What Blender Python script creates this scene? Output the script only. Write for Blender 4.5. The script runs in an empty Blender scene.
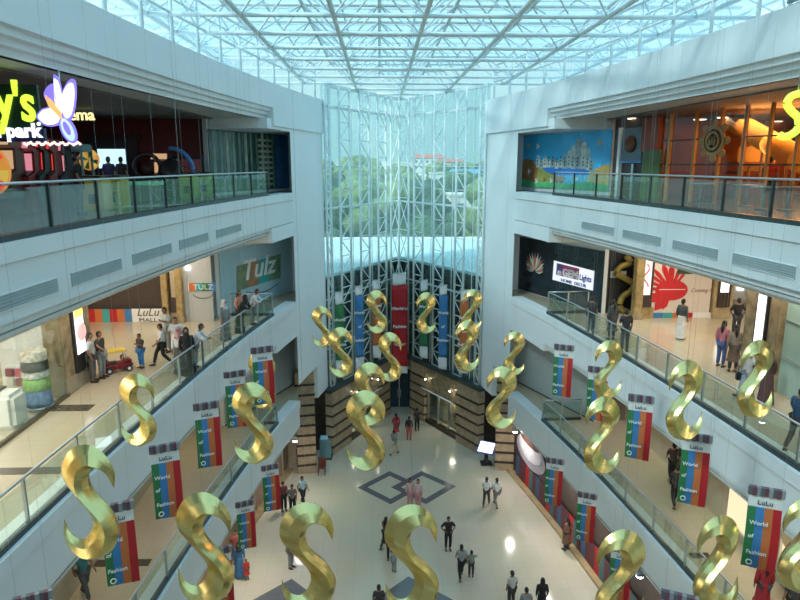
WORLD_S=1.5; EXPO=0.52
import bpy, bmesh, math, random
from mathutils import Vector, Matrix
random.seed(7)
D=bpy.data; SC=bpy.context.scene; COL=SC.collection
R=math.radians
# ------------------------------------------------------------------ camera
F_PX=640; PITCH=R(12.0); YAW=R(1.8); CAM=Vector((-1.1,0,18.4))
FW=Vector((math.sin(YAW)*math.cos(PITCH),math.cos(YAW)*math.cos(PITCH),-math.sin(PITCH)))
RT=Vector((math.cos(YAW),-math.sin(YAW),0)); UP=RT.cross(FW)
cd=D.cameras.new('camera'); cam=D.objects.new('camera',cd); COL.objects.link(cam)
cam.matrix_world=Matrix(((RT.x,UP.x,-FW.x,CAM.x),(RT.y,UP.y,-FW.y,CAM.y),(RT.z,UP.z,-FW.z,CAM.z),(0,0,0,1)))
cd.sensor_width=36; cd.lens=F_PX/800*36; cd.clip_end=2000; cd.clip_start=.05
SC.camera=cam
def ray(x,y): return FW+RT*((x-400)/F_PX)+UP*((300-y)/F_PX)
def at(x,y,zc): return CAM+ray(x,y)*zc
def onz(x,y,z):
    r=ray(x,y); return CAM+r*((z-CAM.z)/r.z)
def onY(x,y,Y):
    r=ray(x,y); return CAM+r*((Y-CAM.y)/r.y)
# ------------------------------------------------------------------ materials
MATS={}
def mat(name,col,rough=.5,metal=0,emit=None,es=1,var=0,vs=3,bump=0,bs=8,spec=.5,alpha=None):
    if name in MATS: return MATS[name]
    m=D.materials.new(name); m.use_nodes=True; nt=m.node_tree; b=nt.nodes['Principled BSDF']
    c=(*col,1); b.inputs['Base Color'].default_value=c; b.inputs['Roughness'].default_value=rough
    b.inputs['Metallic'].default_value=metal; b.inputs['Specular IOR Level'].default_value=spec
    if emit: b.inputs['Emission Color'].default_value=(*emit,1); b.inputs['Emission Strength'].default_value=es
    if var or bump:
        tc=nt.nodes.new('ShaderNodeTexCoord'); n=nt.nodes.new('ShaderNodeTexNoise'); n.inputs['Scale'].default_value=vs if var else bs
        n.inputs['Detail'].default_value=4; nt.links.new(tc.outputs['Object'],n.inputs['Vector'])
        if var:
            r=nt.nodes.new('ShaderNodeValToRGB'); r.color_ramp.elements[0].position=.3; r.color_ramp.elements[1].position=.7
            r.color_ramp.elements[0].color=(*[max(0,v*(1-var)) for v in col],1); r.color_ramp.elements[1].color=(*[min(1,v*(1+var)) for v in col],1)
            nt.links.new(n.outputs['Fac'],r.inputs['Fac']); nt.links.new(r.outputs['Color'],b.inputs['Base Color'])
        if bump:
            n2=nt.nodes.new('ShaderNodeTexNoise'); n2.inputs['Scale'].default_value=bs; nt.links.new(tc.outputs['Object'],n2.inputs['Vector'])
            bp=nt.nodes.new('ShaderNodeBump'); bp.inputs['Strength'].default_value=bump; bp.inputs['Distance'].default_value=.05
            nt.links.new(n2.outputs['Fac'],bp.inputs['Height']); nt.links.new(bp.outputs['Normal'],b.inputs['Normal'])
    MATS[name]=m; return m
def tilemat(name,c1,c2,mortar,size,rough,ms=.01,spec=.5):
    m=D.materials.new(name); m.use_nodes=True; nt=m.node_tree; b=nt.nodes['Principled BSDF']
    tc=nt.nodes.new('ShaderNodeTexCoord'); br=nt.nodes.new('ShaderNodeTexBrick'); br.offset=0
    br.inputs['Color1'].default_value=(*c1,1); br.inputs['Color2'].default_value=(*c2,1); br.inputs['Mortar'].default_value=(*mortar,1)
    br.inputs['Scale'].default_value=1; br.inputs['Brick Width'].default_value=size; br.inputs['Row Height'].default_value=size
    br.inputs['Mortar Size'].default_value=ms; nt.links.new(tc.outputs['Object'],br.inputs['Vector'])
    n=nt.nodes.new('ShaderNodeTexNoise'); n.inputs['Scale'].default_value=.35; n.inputs['Detail'].default_value=5; nt.links.new(tc.outputs['Object'],n.inputs['Vector'])
    mx=nt.nodes.new('ShaderNodeMix'); mx.data_type='RGBA'; mx.blend_type='OVERLAY'; mx.inputs['Factor'].default_value=.12
    nt.links.new(br.outputs['Color'],mx.inputs[6]); nt.links.new(n.outputs['Color'],mx.inputs[7])
    nt.links.new(mx.outputs[2],b.inputs['Base Color']); b.inputs['Roughness'].default_value=rough; b.inputs['Specular IOR Level'].default_value=spec
    return m
def glassmat(name,tint,gloss=.08,haze=0,haze_col=(.8,.95,1),rough=.02):  # the translucent share imitates hazy light in the panes
    m=D.materials.new(name); m.use_nodes=True; nt=m.node_tree; nt.nodes.remove(nt.nodes['Principled BSDF'])
    out=nt.nodes['Material Output']; t=nt.nodes.new('ShaderNodeBsdfTransparent'); t.inputs[0].default_value=(*tint,1)
    g=nt.nodes.new('ShaderNodeBsdfGlossy'); g.inputs['Roughness'].default_value=rough; g.inputs[0].default_value=(.9,1,1,1)
    lw=nt.nodes.new('ShaderNodeFresnel'); lw.inputs[0].default_value=1.45
    ma=nt.nodes.new('ShaderNodeMath'); ma.operation='MULTIPLY'; ma.inputs[1].default_value=gloss*12; ma.use_clamp=True
    nt.links.new(lw.outputs[0],ma.inputs[0])
    m1=nt.nodes.new('ShaderNodeMixShader'); nt.links.new(ma.outputs[0],m1.inputs[0]); nt.links.new(t.outputs[0],m1.inputs[1]); nt.links.new(g.outputs[0],m1.inputs[2])
    last=m1
    if haze:
        d=nt.nodes.new('ShaderNodeBsdfTranslucent'); d.inputs[0].default_value=(*haze_col,1); m2=nt.nodes.new('ShaderNodeMixShader'); m2.inputs[0].default_value=haze
        nt.links.new(m1.outputs[0],m2.inputs[1]); nt.links.new(d.outputs[0],m2.inputs[2]); last=m2
    nt.links.new(last.outputs[0],out.inputs[0]); return m
WALL=mat('white_plaster',(.80,.84,.85),.55,var=.02,vs=.6)
FASC=mat('fascia_paint',(.78,.82,.83),.45,var=.03,vs=.5)
MOULD=mat('moulding_grey',(.62,.62,.60),.5,var=.03,vs=2)
CEIL=mat('ceiling_paint',(.62,.60,.55),.7,var=.03)
CEILD=mat('dark_ceiling',(.20,.17,.15),.8,var=.1)
FLOOR0=tilemat('polished_tile_ground',(.56,.50,.38),(.55,.49,.37),(.48,.43,.33),.8,.13)
FLOOR1=tilemat('polished_tile_gallery',(.54,.46,.33),(.53,.45,.32),(.46,.40,.29),.6,.14)
FLOOR3=mat('dark_arcade_floor',(.10,.10,.11),.2,var=.2)
INLAY=mat('dark_granite_inlay',(.13,.13,.14),.15,var=.25,vs=20)
INLAYB=mat('brown_floor_inlay',(.10,.075,.055),.2,var=.2,vs=10)
STEEL=mat('brushed_steel',(.55,.57,.58),.3,.9)
TRUSS=mat('white_painted_steel',(.72,.80,.80),.4,var=.03)
DARKCH=mat('dark_base_channel',(.03,.045,.045),.35)
GREEN_GLASS=glassmat('balustrade_glass',(.87,.93,.91),.025,.03,(.6,.8,.78))
ROOF_GLASS=glassmat('roof_glass',(.84,.96,1.0),.03,.14)  # translucent share makes the panes glow white and spread soft light
FAC_GLASS=glassmat('facade_glass',(.86,.94,.94),.02,.055,(.88,1,.98))  # translucent share stands in for the outdoor haze
SHOP_GLASS=glassmat('shop_glass',(.85,.9,.9),.025)
GOLD=mat('gold_foil',(.82,.66,.27),.27,1,bump=.3,bs=3)
WHITE=mat('white_print',(.85,.86,.86),.5,var=.02)
BLACK=mat('black_paint',(.02,.02,.022),.4,var=.1)
STONE=mat('beige_stone',(.42,.31,.20),.35,var=.22,vs=2.5)
STONED=mat('dark_stone_band',(.045,.03,.025),.3,var=.3)
MARBLE=mat('brown_marble',(.33,.25,.15),.22,var=.35,vs=3)
CAPM=mat('grey_green_ledge',(.045,.06,.058),.45,var=.15)
RED=mat('red_fabric',(.50,.012,.02),.6,var=.06); BLUE=mat('blue_fabric',(.05,.22,.50),.6,var=.06); GREEN=mat('green_fabric',(.03,.20,.07),.6,var=.06); ORANGE=mat('orange_fabric',(.62,.17,.05),.6,var=.06)
TEAL=mat('teal_paint',(.05,.40,.42),.5,var=.06)
def emis(name,col,s): return mat(name,(.1,.1,.1),.5,emit=col,es=s)
LAMP=emis('lamp_lens',(1,.9,.72),30)
LAMPW=emis('flood_lens',(.95,1,1),25)
# ------------------------------------------------------------------ mesh builder
class MB:
    def __init__(s): s.v=[]; s.f=[]; s.sm=[]
    def add(s,vs,fs,smooth=False):
        o=len(s.v); s.v+=[Vector(v) for v in vs]; s.f+=[[i+o for i in f] for f in fs]; s.sm+=[smooth]*len(fs); return s
    def box(s,a,b,M=None):
        x0,y0,z0=a; x1,y1,z1=b
        vs=[Vector((x,y,z)) for z in (z0,z1) for y in (y0,y1) for x in (x0,x1)]
        if M: vs=[M@v for v in vs]
        return s.add(vs,[(0,2,3,1),(4,5,7,6),(0,1,5,4),(2,6,7,3),(0,4,6,2),(1,3,7,5)])
    def bev(s,a,b,r=.03,M=None,seg=2):
        bm=bmesh.new(); bmesh.ops.create_cube(bm,size=1)
        sz=[b[i]-a[i] for i in range(3)]; ce=[(a[i]+b[i])/2 for i in range(3)]
        for v in bm.verts: v.co=Vector([v.co[i]*sz[i]+ce[i] for i in range(3)])
        bmesh.ops.bevel(bm,geom=bm.edges[:],offset=min(r,min(sz)*.45),segments=seg,affect='EDGES')
        return s.bm(bm,M)
    def bm(s,bm,M=None,smooth=False):
        bm.verts.index_update(); vs=[(M@v.co if M else v.co.copy()) for v in bm.verts]; fs=[[v.index for v in f.verts] for f in bm.faces]
        bm.free(); return s.add(vs,fs,smooth)
    def tube(s,pts,r,n=8,caps=True):
        pts=[Vector(p) for p in pts]; rs=r if isinstance(r,(list,tuple)) else [r]*len(pts); vs=[]; up=None
        for i,p in enumerate(pts):
            d=(pts[min(i+1,len(pts)-1)]-pts[max(i-1,0)]).normalized()
            if up is None: up=Vector((0,0,1)) if abs(d.z)<.9 else Vector((0,1,0))
            a=d.cross(up)
            if a.length<1e-4: a=d.cross(Vector((1,0,0)))
            a.normalize(); b=d.cross(a).normalized(); up=-b if False else up
            for k in range(n):
                t=2*math.pi*k/n; vs.append(p+(a*math.cos(t)+b*math.sin(t))*rs[i])
        fs=[(i*n+k,i*n+(k+1)%n,(i+1)*n+(k+1)%n,(i+1)*n+k) for i in range(len(pts)-1) for k in range(n)]
        s.add(vs,fs,True)
        if caps and len(pts)>1:
            o=len(s.v)-len(vs); s.f+=[[o+k for k in range(n)][::-1],[o+(len(pts)-1)*n+k for k in range(n)]]; s.sm+=[False]*2
        return s
    def bar(s,a,b,w,h=None):
        h=h or w; a=Vector(a); b=Vector(b); d=(b-a); L=d.length
        if L<1e-5: return s
        d/=L; up=Vector((0,0,1)) if abs(d.z)<.95 else Vector((0,1,0)); x=d.cross(up).normalized(); z=x.cross(d)
        M=Matrix(((x.x,d.x,z.x,a.x),(x.y,d.y,z.y,a.y),(x.z,d.z,z.z,a.z),(0,0,0,1)))
        return s.box((-w/2,0,-h/2),(w/2,L,h/2),M)
    def lathe(s,prof,c=(0,0,0),n=20,sx=1,sy=1,M=None):
        c=Vector(c); vs=[]
        for r,z in prof:
            for k in range(n):
                t=2*math.pi*k/n; v=c+Vector((r*math.cos(t)*sx,r*math.sin(t)*sy,z)); vs.append(M@v if M else v)
        m=len(prof); fs=[(i*n+k,i*n+(k+1)%n,(i+1)*n+(k+1)%n,(i+1)*n+k) for i in range(m-1) for k in range(n)]
        s.add(vs,fs,True); o=len(s.v)-len(vs)
        s.f+=[[o+k for k in range(n)][::-1],[o+(m-1)*n+k for k in range(n)]]; s.sm+=[False]*2; return s
    def prism(s,poly,z0,z1,M=None):      # poly in xy, extruded z0..z1
        n=len(poly); vs=[Vector((x,y,z)) for z in (z0,z1) for x,y in poly]
        if M: vs=[M@v for v in vs]
        return s.add(vs,[list(range(n))[::-1],list(range(n,2*n))]+[(i,(i+1)%n,n+(i+1)%n,n+i) for i in range(n)])
    def ball(s,c,r,sub=2,sc=(1,1,1),noise=0):
        bm=bmesh.new(); bmesh.ops.create_icosphere(bm,subdivisions=sub,radius=1)
        for v in bm.verts:
            k=1+random.uniform(-noise,noise); v.co=Vector((v.co.x*sc[0]*r*k,v.co.y*sc[1]*r*k,v.co.z*sc[2]*r*k))+Vector(c)
        return s.bm(bm,None,True)
    def build(s,name,m,parent=None,loc=None,keep=False):
        me=D.meshes.new(name); me_v=s.v
        if parent is not None:
            off=parent.get('_w',None); off=Vector(off) if off is not None else Vector((0,0,0))
        elif keep: off=Vector((0,0,0))
        elif loc is not None: off=Vector(loc)
        else:
            xs=[v.x for v in me_v]; ys=[v.y for v in me_v]; off=Vector(((min(xs)+max(xs))/2,(min(ys)+max(ys))/2,min(v.z for v in me_v)))
        me.from_pydata([tuple(v-off) for v in me_v],[],s.f); me.materials.append(m)
        me.polygons.foreach_set('use_smooth',s.sm); me.update()
        bm=bmesh.new(); bm.from_mesh(me); bmesh.ops.recalc_face_normals(bm,faces=bm.faces); bm.to_mesh(me); bm.free()
        o=D.objects.new(name,me); COL.objects.link(o)
        if parent is not None: o.parent=parent; o['_w']=tuple(off)
        else: o.location=off; o['_w']=tuple(off)
        return o
def tag(o,label=None,cat=None,group=None,kind=None):
    if label: o['label']=label
    if cat: o['category']=cat
    if group: o['group']=group
    if kind: o['kind']=kind
    return o
def thing(name,loc,label,cat,group=None):
    o=D.objects.new(name,None); COL.objects.link(o); o.location=Vector(loc); o['_w']=tuple(loc); o.empty_display_size=.2
    return tag(o,label,cat,group)
def struct(name,mb,m,parent=None):
    o=mb.build(name,m,parent,keep=parent is None)
    if parent is None: o['kind']='structure'
    return o
def part(name,mb,m,p,label=None):
    o=mb.build(name,m,p)
    if label: o['label']=label
    return o
def copy_tree(o,parent=None):
    c=o.copy(); COL.objects.link(c); c.parent=parent
    for ch in list(o.children): copy_tree(ch,c)
    return c
def frame(A,B,z=0):      # local x along A->B, local y = up, local z = out towards the atrium side (right-hand)
    A=Vector((A[0],A[1],z)); B=Vector((B[0],B[1],z)); u=(B-A).normalized(); n=u.cross(Vector((0,0,1)))
    return Matrix(((u.x,0,n.x,A.x),(u.y,0,n.y,A.y),(u.z,1,n.z,A.z),(0,0,0,1))),(B-A).length
def text(s,size,m,name,parent,M,ext=.01,shear=0,align='LEFT',sx=1,bold=0,fit=None):
    cu=D.curves.new(name,'FONT'); cu.body=s; cu.size=size; cu.extrude=ext; cu.shear=shear; cu.align_x=align; cu.offset=bold; cu.resolution_u=3
    t=D.objects.new(name+'_curve',cu); COL.objects.link(t)
    me=D.meshes.new_from_object(t.evaluated_get(bpy.context.evaluated_depsgraph_get())) if False else None
    bpy.context.view_layer.update(); dg=bpy.context.evaluated_depsgraph_get(); me=D.meshes.new_from_object(t.evaluated_get(dg))
    D.objects.remove(t); D.curves.remove(cu)
    if fit:
        xs_=[v.co.x for v in me.vertices]; sx=fit/(max(xs_)-min(xs_))
    mb=MB(); mb.add([M@Vector((v.co.x*sx,v.co.y,v.co.z)) for v in me.vertices],[list(p.vertices) for p in me.polygons]); D.meshes.remove(me)
    return mb.build(name,m,parent)
def catmull(P,n):
    out=[]
    for i in range(len(P)-1):
        p0,p1,p2,p3=[Vector(P[max(0,min(len(P)-1,j))]) for j in (i-1,i,i+1,i+2)]
        for k in range(n):
            t=k/n; out.append(.5*((2*p1)+(p2-p0)*t+(2*p0-5*p1+4*p2-p3)*t*t+(3*p1-p0-3*p2+p3)*t**3))
    out.append(Vector(P[-1])); return out
# ------------------------------------------------------------------ plan of the place
X0=.4
LV=[0,5.6,11.2,16.95]
def hw(Y): return 8.75-.000594*max(Y,0)**2.4
def edge(side,Y,o=0): return (X0+side*(hw(Y)-o),Y)
YE=30.4
def path(side,y0,y1,step=1.0):
    n=max(1,int(round((y1-y0)/step))); return [edge(side,y0+(y1-y0)*i/n) for i in range(n+1)]
def sweep(mb,pts,prof,side):
    n=len(pts); rings=[]
    for i,p in enumerate(pts):
        d=Vector(pts[min(i+1,n-1)])-Vector(pts[max(i-1,0)]); d.normalize(); nn=Vector((d.y,-d.x))*(-side)
        rings.append([Vector((p[0]+nn.x*o,p[1]+nn.y*o,z)) for o,z in prof])
    m=len(prof); vs=[v for r in rings for v in r]; fs=[(i*m+k,i*m+(k+1)%m,(i+1)*m+(k+1)%m,(i+1)*m+k) for i in range(n-1) for k in range(m)]
    fs+=[list(range(m)),[(n-1)*m+k for k in range(m)][::-1]]
    mb.add(vs,fs); return mb
YB=-5
YP={-1:33.6,1:34.6}
OUT=24
for li in (1,2,3):
    z=LV[li]
    for side,sn in ((-1,'left'),(1,'right')):
        e=path(side,YB,YP[side],1.2)
        poly=[(X0+side*OUT,YB)]+e+[(X0+side*6.3,37.4),(X0+side*OUT,37.4)]
        poly=[(p[0]-side*-.0,p[1]) for p in poly]
        struct('floor',MB().prism([(x+side*(.1 if i not in(0,len(poly)-1) else 0),y) for i,(x,y) in enumerate(poly)],z-.12,z-.001),(FLOOR3 if li==3 else FLOOR1))
        struct('ceiling',MB().prism([(x+side*(.45 if i not in(0,len(poly)-1) else 0),y) for i,(x,y) in enumerate(poly)],z-1.92,z-1.8),CEIL)
        prof=[(-.6,z+.005),(.06,z+.005),(.06,z-.36),(.0,z-.40),(.0,z-1.5),(-.12,z-1.52),(-.12,z-1.68),(-.26,z-1.70),(-.26,z-1.9),(-.6,z-1.9)]
        struct('wall_%s'%sn,sweep(MB(),path(side,YB,YP[side],.8),prof,side),FASC)
        # a lower lip strip of the moulding, in a greyer tone
        struct('trim_%s'%sn,sweep(MB(),path(side,YB,31,.8),[(-.25,z-1.71),(-.10,z-1.71),(-.10,z-1.78),(-.24,z-1.88)],side),MOULD)
# bulkhead above the top gallery
for side,sn in ((-1,'left'),(1,'right')):
    prof=[(-.5,22.05),(.1,22.05),(.1,20.95),(-.02,20.93),(-.02,20.78),(-.16,20.76),(-.16,20.62),(-.30,20.6),(-.30,20.45),(-.5,20.45)]
    struct('wall_%s'%sn,sweep(MB(),path(side,YB,31,.8),prof,side),FASC)
    prof=[(-.9,22.05),(.1,22.05),(.1,20.15),(-.9,20.15)]
    struct('wall_%s'%sn,sweep(MB(),path(side,31,38.9,.8),prof,side),FASC)
    e=path(side,YB,38,1.2)
    struct('ceiling',MB().prism([(X0+side*OUT,YB)]+[(x+side*.35,y) for x,y in e]+[(X0+side*OUT,38)],20.45,20.6),CEIL)
    struct('floor',MB().prism([(X0+side*OUT,YB)]+[(x+side*.4,y) for x,y in e]+[(X0+side*OUT,38)],21.6,21.75),WALL)
    # pier
    e=path(side,YP[side],38.9,.8)
    struct('wall_%s'%sn,MB().prism([(x,y) for x,y in e]+[(X0+side*6.6,39.4),(X0+side*6.6,36.6),(X0+side*6.25,36.6)],6.5,20.2),WALL)
    e=path(side,36.95,38.9,.8)
    struct('wall_%s'%sn,MB().prism([(x,y) for x,y in e]+[(X0+side*6.6,39.4),(X0+side*6.6,36.95)],4.5,6.5),WALL)
    for za,zb in ((9.3,9.72),(14.72,15.42),(20.0,20.46)):
        e=path(side,30.4,YP[side]+.2,.6); struct('wall_%s'%sn,MB().prism([(x,y) for x,y in e]+[(X0+side*6.4,36.8),(X0+side*9.2,30.3)],za,zb),WALL)
    # closing walls far out
    struct('wall_%s'%sn,MB().box((X0+side*OUT-.1,YB,0),(X0+side*OUT+.1,38,22.3)),mat('inner_wall',(.42,.36,.28),.6,var=.05))
    for li in range(4):
        z=LV[li]; h={0:3.65,1:3.7,2:3.85,3:3.5}[li]
# ground floor
struct('floor',MB().prism([(-OUT,YB),(OUT+1,YB),(OUT+1,60),(-OUT,60)],-.15,0),FLOOR0)
struct('floor',MB().prism([(-10,YB-3),(11,YB-3),(11,-.6),(-10,-.6)],16.6,16.94),FLOOR1)
struct('wall_near',MB().box((-OUT,YB-3.3,0),(OUT+1,YB-3,22.9)),WALL)
# lozenge inlays in the ground floor
def lozenge(c,a,b,w):
    mb=MB(); P=[(c[0]-a,c[1]),(c[0],c[1]+b),(c[0]+a,c[1]),(c[0],c[1]-b)]; k=1-w
    Q=[(c[0]-a*k,c[1]),(c[0],c[1]+b*k),(c[0]+a*k,c[1]),(c[0],c[1]-b*k)]
    for i in range(4):
        j=(i+1)%4; mb.prism([P[i],P[j],Q[j],Q[i]],0,.006)
    return mb
struct('trim_1',lozenge((-.6,34.2),1.9,1.95,.3),INLAY)
struct('trim_2',lozenge((1.35,34.15),1.9,1.95,.3),INLAY).location.z=.003
struct('trim_3',MB().prism([(-1.6,24.2),(0.1,25.9),(2.0,24.2),(0.1,22.4)],0,.006),INLAY)
struct('trim_4',MB().prism([(-7.0,24.2),(-5.2,25.9),(-3.6,24.2),(-5.2,22.4)],0,.006),INLAY)
for (a,b,z) in (((58,405),(88,411),11.2),((0,468),(60,474),11.2),((96,560),(148,566),5.6),((688,553),(712,558),5.6)):
    p=onz(a[0],a[1],z); q=onz(b[0],b[1],z)
    struct('trim_5',MB().box((min(p.x,q.x),min(p.y,q.y),z),(max(p.x,q.x),max(p.y,q.y),z+.006)),INLAYB)
# vents in the top gallery fascia
VM=mat('grey_vent_slats',(.36,.42,.43),.5,var=.05)
def solveY(px,side,z):
    lo,hi=3,33
    def f(Y):
        x,y=edge(side,Y); d=Vector((x,y,z))-CAM; return 400+F_PX*d.dot(RT)/d.dot(FW)
    for _ in range(40):
        m=(lo+hi)/2
        if (f(m)<px)==(side<0): lo=m
        else: hi=m
    return (lo+hi)/2
vl=[(-60,57,'long grey vent slot at the left end of the left top gallery fascia'),(71,121,'second grey vent slot from the near end of the left top gallery fascia'),(132,171,'middle grey vent slot of the left top gallery fascia'),(179,208,'fourth grey vent slot from the near end on the left top fascia'),(216,241,'shortest grey vent slot of the left fascia, nearest the atrium corner'),
    (614,582,'shortest grey vent slot of the right fascia, nearest the atrium corner'),(661,623,'second grey vent slot from the corner on the right top fascia'),(718,673,'third grey vent slot from the corner on the right top fascia'),(796,733,'long grey vent slot at the near end of the right top gallery fascia')]
for a,b,lb in vl:
    side=-1 if a<400 else 1; ya=solveY(a,side,15.9); yb=solveY(b,side,15.9); z=15.86
    t=thing('air_vent',(*edge(side,(ya+yb)/2),z-.16),lb,'vent','vent slots in the top gallery fascias')
    pts=path(side,ya,yb,.5); part('vent_panel',sweep(MB(),pts,[(-.02,z-.16),(.015,z-.16),(.015,z+.16),(-.02,z+.16)],side),VM,t)
    fr=MB()
    for zz in (z-.16,z+.15): sweep(fr,pts,[(-.01,zz),(.03,zz),(.03,zz+.02),(-.01,zz+.02)],side)
    part('vent_frame',fr,FASC,t)
    sl=MB()
    for q in range(4): zz=z-.11+q*.065; sweep(sl,pts,[(.0,zz),(.028,zz),(.022,zz+.015),(.0,zz+.015)],side)
    part('vent_slats',sl,VM,t)
# ------------------------------------------------------------------ balustrades
def railing(side,li,label):
    z=LV[li]; t=thing('glass_railing',(*edge(side,20,-.02),z),label,'railing','glass balustrades of the galleries')
    o=-.12; H=1.08
    def pt(Y): x,y=edge(side,Y); return Vector((x-side*o,y,0)) if False else Vector((x+side*.12,y,0))
    ys=[YE-2.05*i for i in range(15)]
    pts=[pt(YE-.5*i) for i in range(62)]
    part('handrail',MB().tube([p+Vector((0,0,z+H)) for p in pts],.032,8),STEEL,t)
    part('base_channel',sweep(MB(),[(p.x,p.y) for p in pts][::-1],[(-.06,z),(.07,z),(.07,z+.13),(-.06,z+.13)],side),DARKCH,t)
    for i,Y in enumerate(ys):
        p=pt(Y); part('post',MB().box((p.x-.03,p.y-.03,z+.1),(p.x+.03,p.y+.03,z+H-.03)),STEEL if li<3 else DARKCH,t)
        if i<len(ys)-1:
            q=pt(ys[i+1]); d=(q-p).normalized()
            part('glass_panel',MB().bar(p+d*.05+Vector((0,0,z+.57)),q-d*.05+Vector((0,0,z+.57)),.016,.84),GREEN_GLASS,t)
    if li<3:   # return at the far end
        p=pt(YE); q=Vector((p.x+side*2.0,p.y+.1,0))
        part('handrail',MB().tube([p+Vector((0,0,z+H)),q+Vector((0,0,z+H))],.032,8),STEEL,t)
        part('base_channel',MB().bar(p+Vector((0,0,z+.065)),q+Vector((0,0,z+.065)),.12,.13),DARKCH,t)
        part('glass_panel',MB().bar(p+Vector((0,0,z+.57)),q+Vector((0,0,z+.57)),.016,.84),GREEN_GLASS,t)
        for k in (.5,1): m=p.lerp(q,k); part('post',MB().box((m.x-.03,m.y-.03,z+.1),(m.x+.03,m.y+.03,z+H-.03)),STEEL,t)
railing(-1,3,'glass railing with dark posts in front of the left top floor arcade')
railing(1,3,'glass railing with dark posts in front of the orange lit right top floor')
railing(-1,2,'glass railing of the left middle gallery, shoppers leaning on it')
railing(1,2,'glass railing of the right middle gallery under the red poster')
railing(-1,1,'glass railing of the left lowest gallery above the ground floor')
railing(1,1,'glass railing of the right lowest gallery above the cup poster')
# ------------------------------------------------------------------ glass facade (V) and its masts
AP=Vector((X0-.1,47.6,0)); VL=Vector((-4.5,38.9,0)); VR=Vector((5.4,38.9,0))
ZT=22.9; ZB=4.55
def vp(side,s): return AP.lerp(VL if side<0 else VR,s)
def vn(side):
    d=((VL if side<0 else VR)-AP).normalized(); n=Vector((d.y,-d.x,0)); 
    return n if n.y<0 else -n
for side,nm in ((-1,'window_1'),(1,'window_2')):
    a=vp(side,0); b=vp(side,1); struct(nm,MB().bar(a+Vector((0,0,(ZT+ZB)/2)),b+Vector((0,0,(ZT+ZB)/2)),.03,ZT-ZB),FAC_GLASS)
def solve_s(px,side):
    lo,hi=0,1
    def f(s):
        d=vp(side,s)+Vector((0,0,16))-CAM; return 400+F_PX*d.dot(RT)/d.dot(FW)
    for _ in range(40):
        m=(lo+hi)/2
        if (f(m)>px)==(side<0): lo=m
        else: hi=m
    return (lo+hi)/2
mast=0
MLAB=['leftmost','second from the left','third from the left','fourth, just left of the red banner','fifth, just right of the red banner','third from the right','second from the right','rightmost']
for side,a,b in ((-1,322,327),(-1,337,347),(-1,357,366),(-1,375,383),(1,417,426),(1,437,447),(1,459,468),(1,482,487)):
    sa,sb=solve_s(a,side),solve_s(b,side); p,q=vp(side,sa),vp(side,sb); n=vn(side)*.25; p=p+n; q=q+n
    t=thing('truss_mast',((p.x+q.x)/2,(p.y+q.y)/2,ZB),'white steel lattice mast of the glass wall, '+MLAB[mast],'truss mast','lattice masts of the glass wall'); mast+=1
    for w in (p,q): part('upright',MB().tube([w+Vector((0,0,ZB)),w+Vector((0,0,ZT))],.075,8),TRUSS,t)
    br=MB(); N=18; dz=(ZT-ZB)/N
    for i in range(N):
        z0=ZB+i*dz; br.bar(p+Vector((0,0,z0)),q+Vector((0,0,z0)),.05)
        u,v=(p,q) if i%2 else (q,p); br.bar(u+Vector((0,0,z0)),v+Vector((0,0,z0+dz)),.05)
    part('lattice',br,TRUSS,t)
# corner mast with crossed bracing
t=thing('corner_mast',(AP.x,AP.y-.6,ZB),'crossed white steel bracing mast at the central corner of the glass wall','truss mast')
cs=[vp(-1,.12)+vn(-1)*.25,vp(-1,.03)+vn(-1)*.4,vp(1,.03)+vn(1)*.4,vp(1,.12)+vn(1)*.25]
cs=[vp(-1,.17)+vn(-1)*.25,vp(-1,.05)+vn(-1)*.3,AP+Vector((0,-.9,0)),vp(1,.05)+vn(1)*.3,vp(1,.17)+vn(1)*.25]
for c in cs: part('upright',MB().tube([c+Vector((0,0,ZB)),c+Vector((0,0,ZT))],.07,8),TRUSS,t)
br=MB(); N=8; dz=(ZT-ZB)/N
for i in range(N):
    for a,b in ((0,1),(3,4),(1,3)):
        z0=ZB+i*dz; br.bar(cs[a]+Vector((0,0,z0)),cs[b]+Vector((0,0,z0+dz)),.05); br.bar(cs[b]+Vector((0,0,z0)),cs[a]+Vector((0,0,z0+dz)),.05)
        br.bar(cs[a]+Vector((0,0,z0)),cs[b]+Vector((0,0,z0)),.05)
part('lattice',br,TRUSS,t)
# horizontal girts + mullions (facade frame)
t=thing('facade_frame',(AP.x,AP.y,ZB),'pale steel mullions and horizontal rails holding the tall glass wall','window frame')
for z,w in ((21.7,.16),(18.25,.07),(15.75,.12),(10.15,.09),(7.0,.09),(ZT,.18)):
    for side in (-1,1): part('rail',MB().bar(vp(side,0)+vn(side)*.1+Vector((0,0,z)),vp(side,1)+vn(side)*.1+Vector((0,0,z)),w),TRUSS,t)
for side in (-1,1):
    for px in ((331,352,371) if side<0 else (432,453,474)):
        s=solve_s(px,side); p=vp(side,s)+vn(side)*.05; part('mullion',MB().bar(p+Vector((0,0,ZB)),p+Vector((0,0,ZT)),.05),TRUSS,t)
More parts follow.
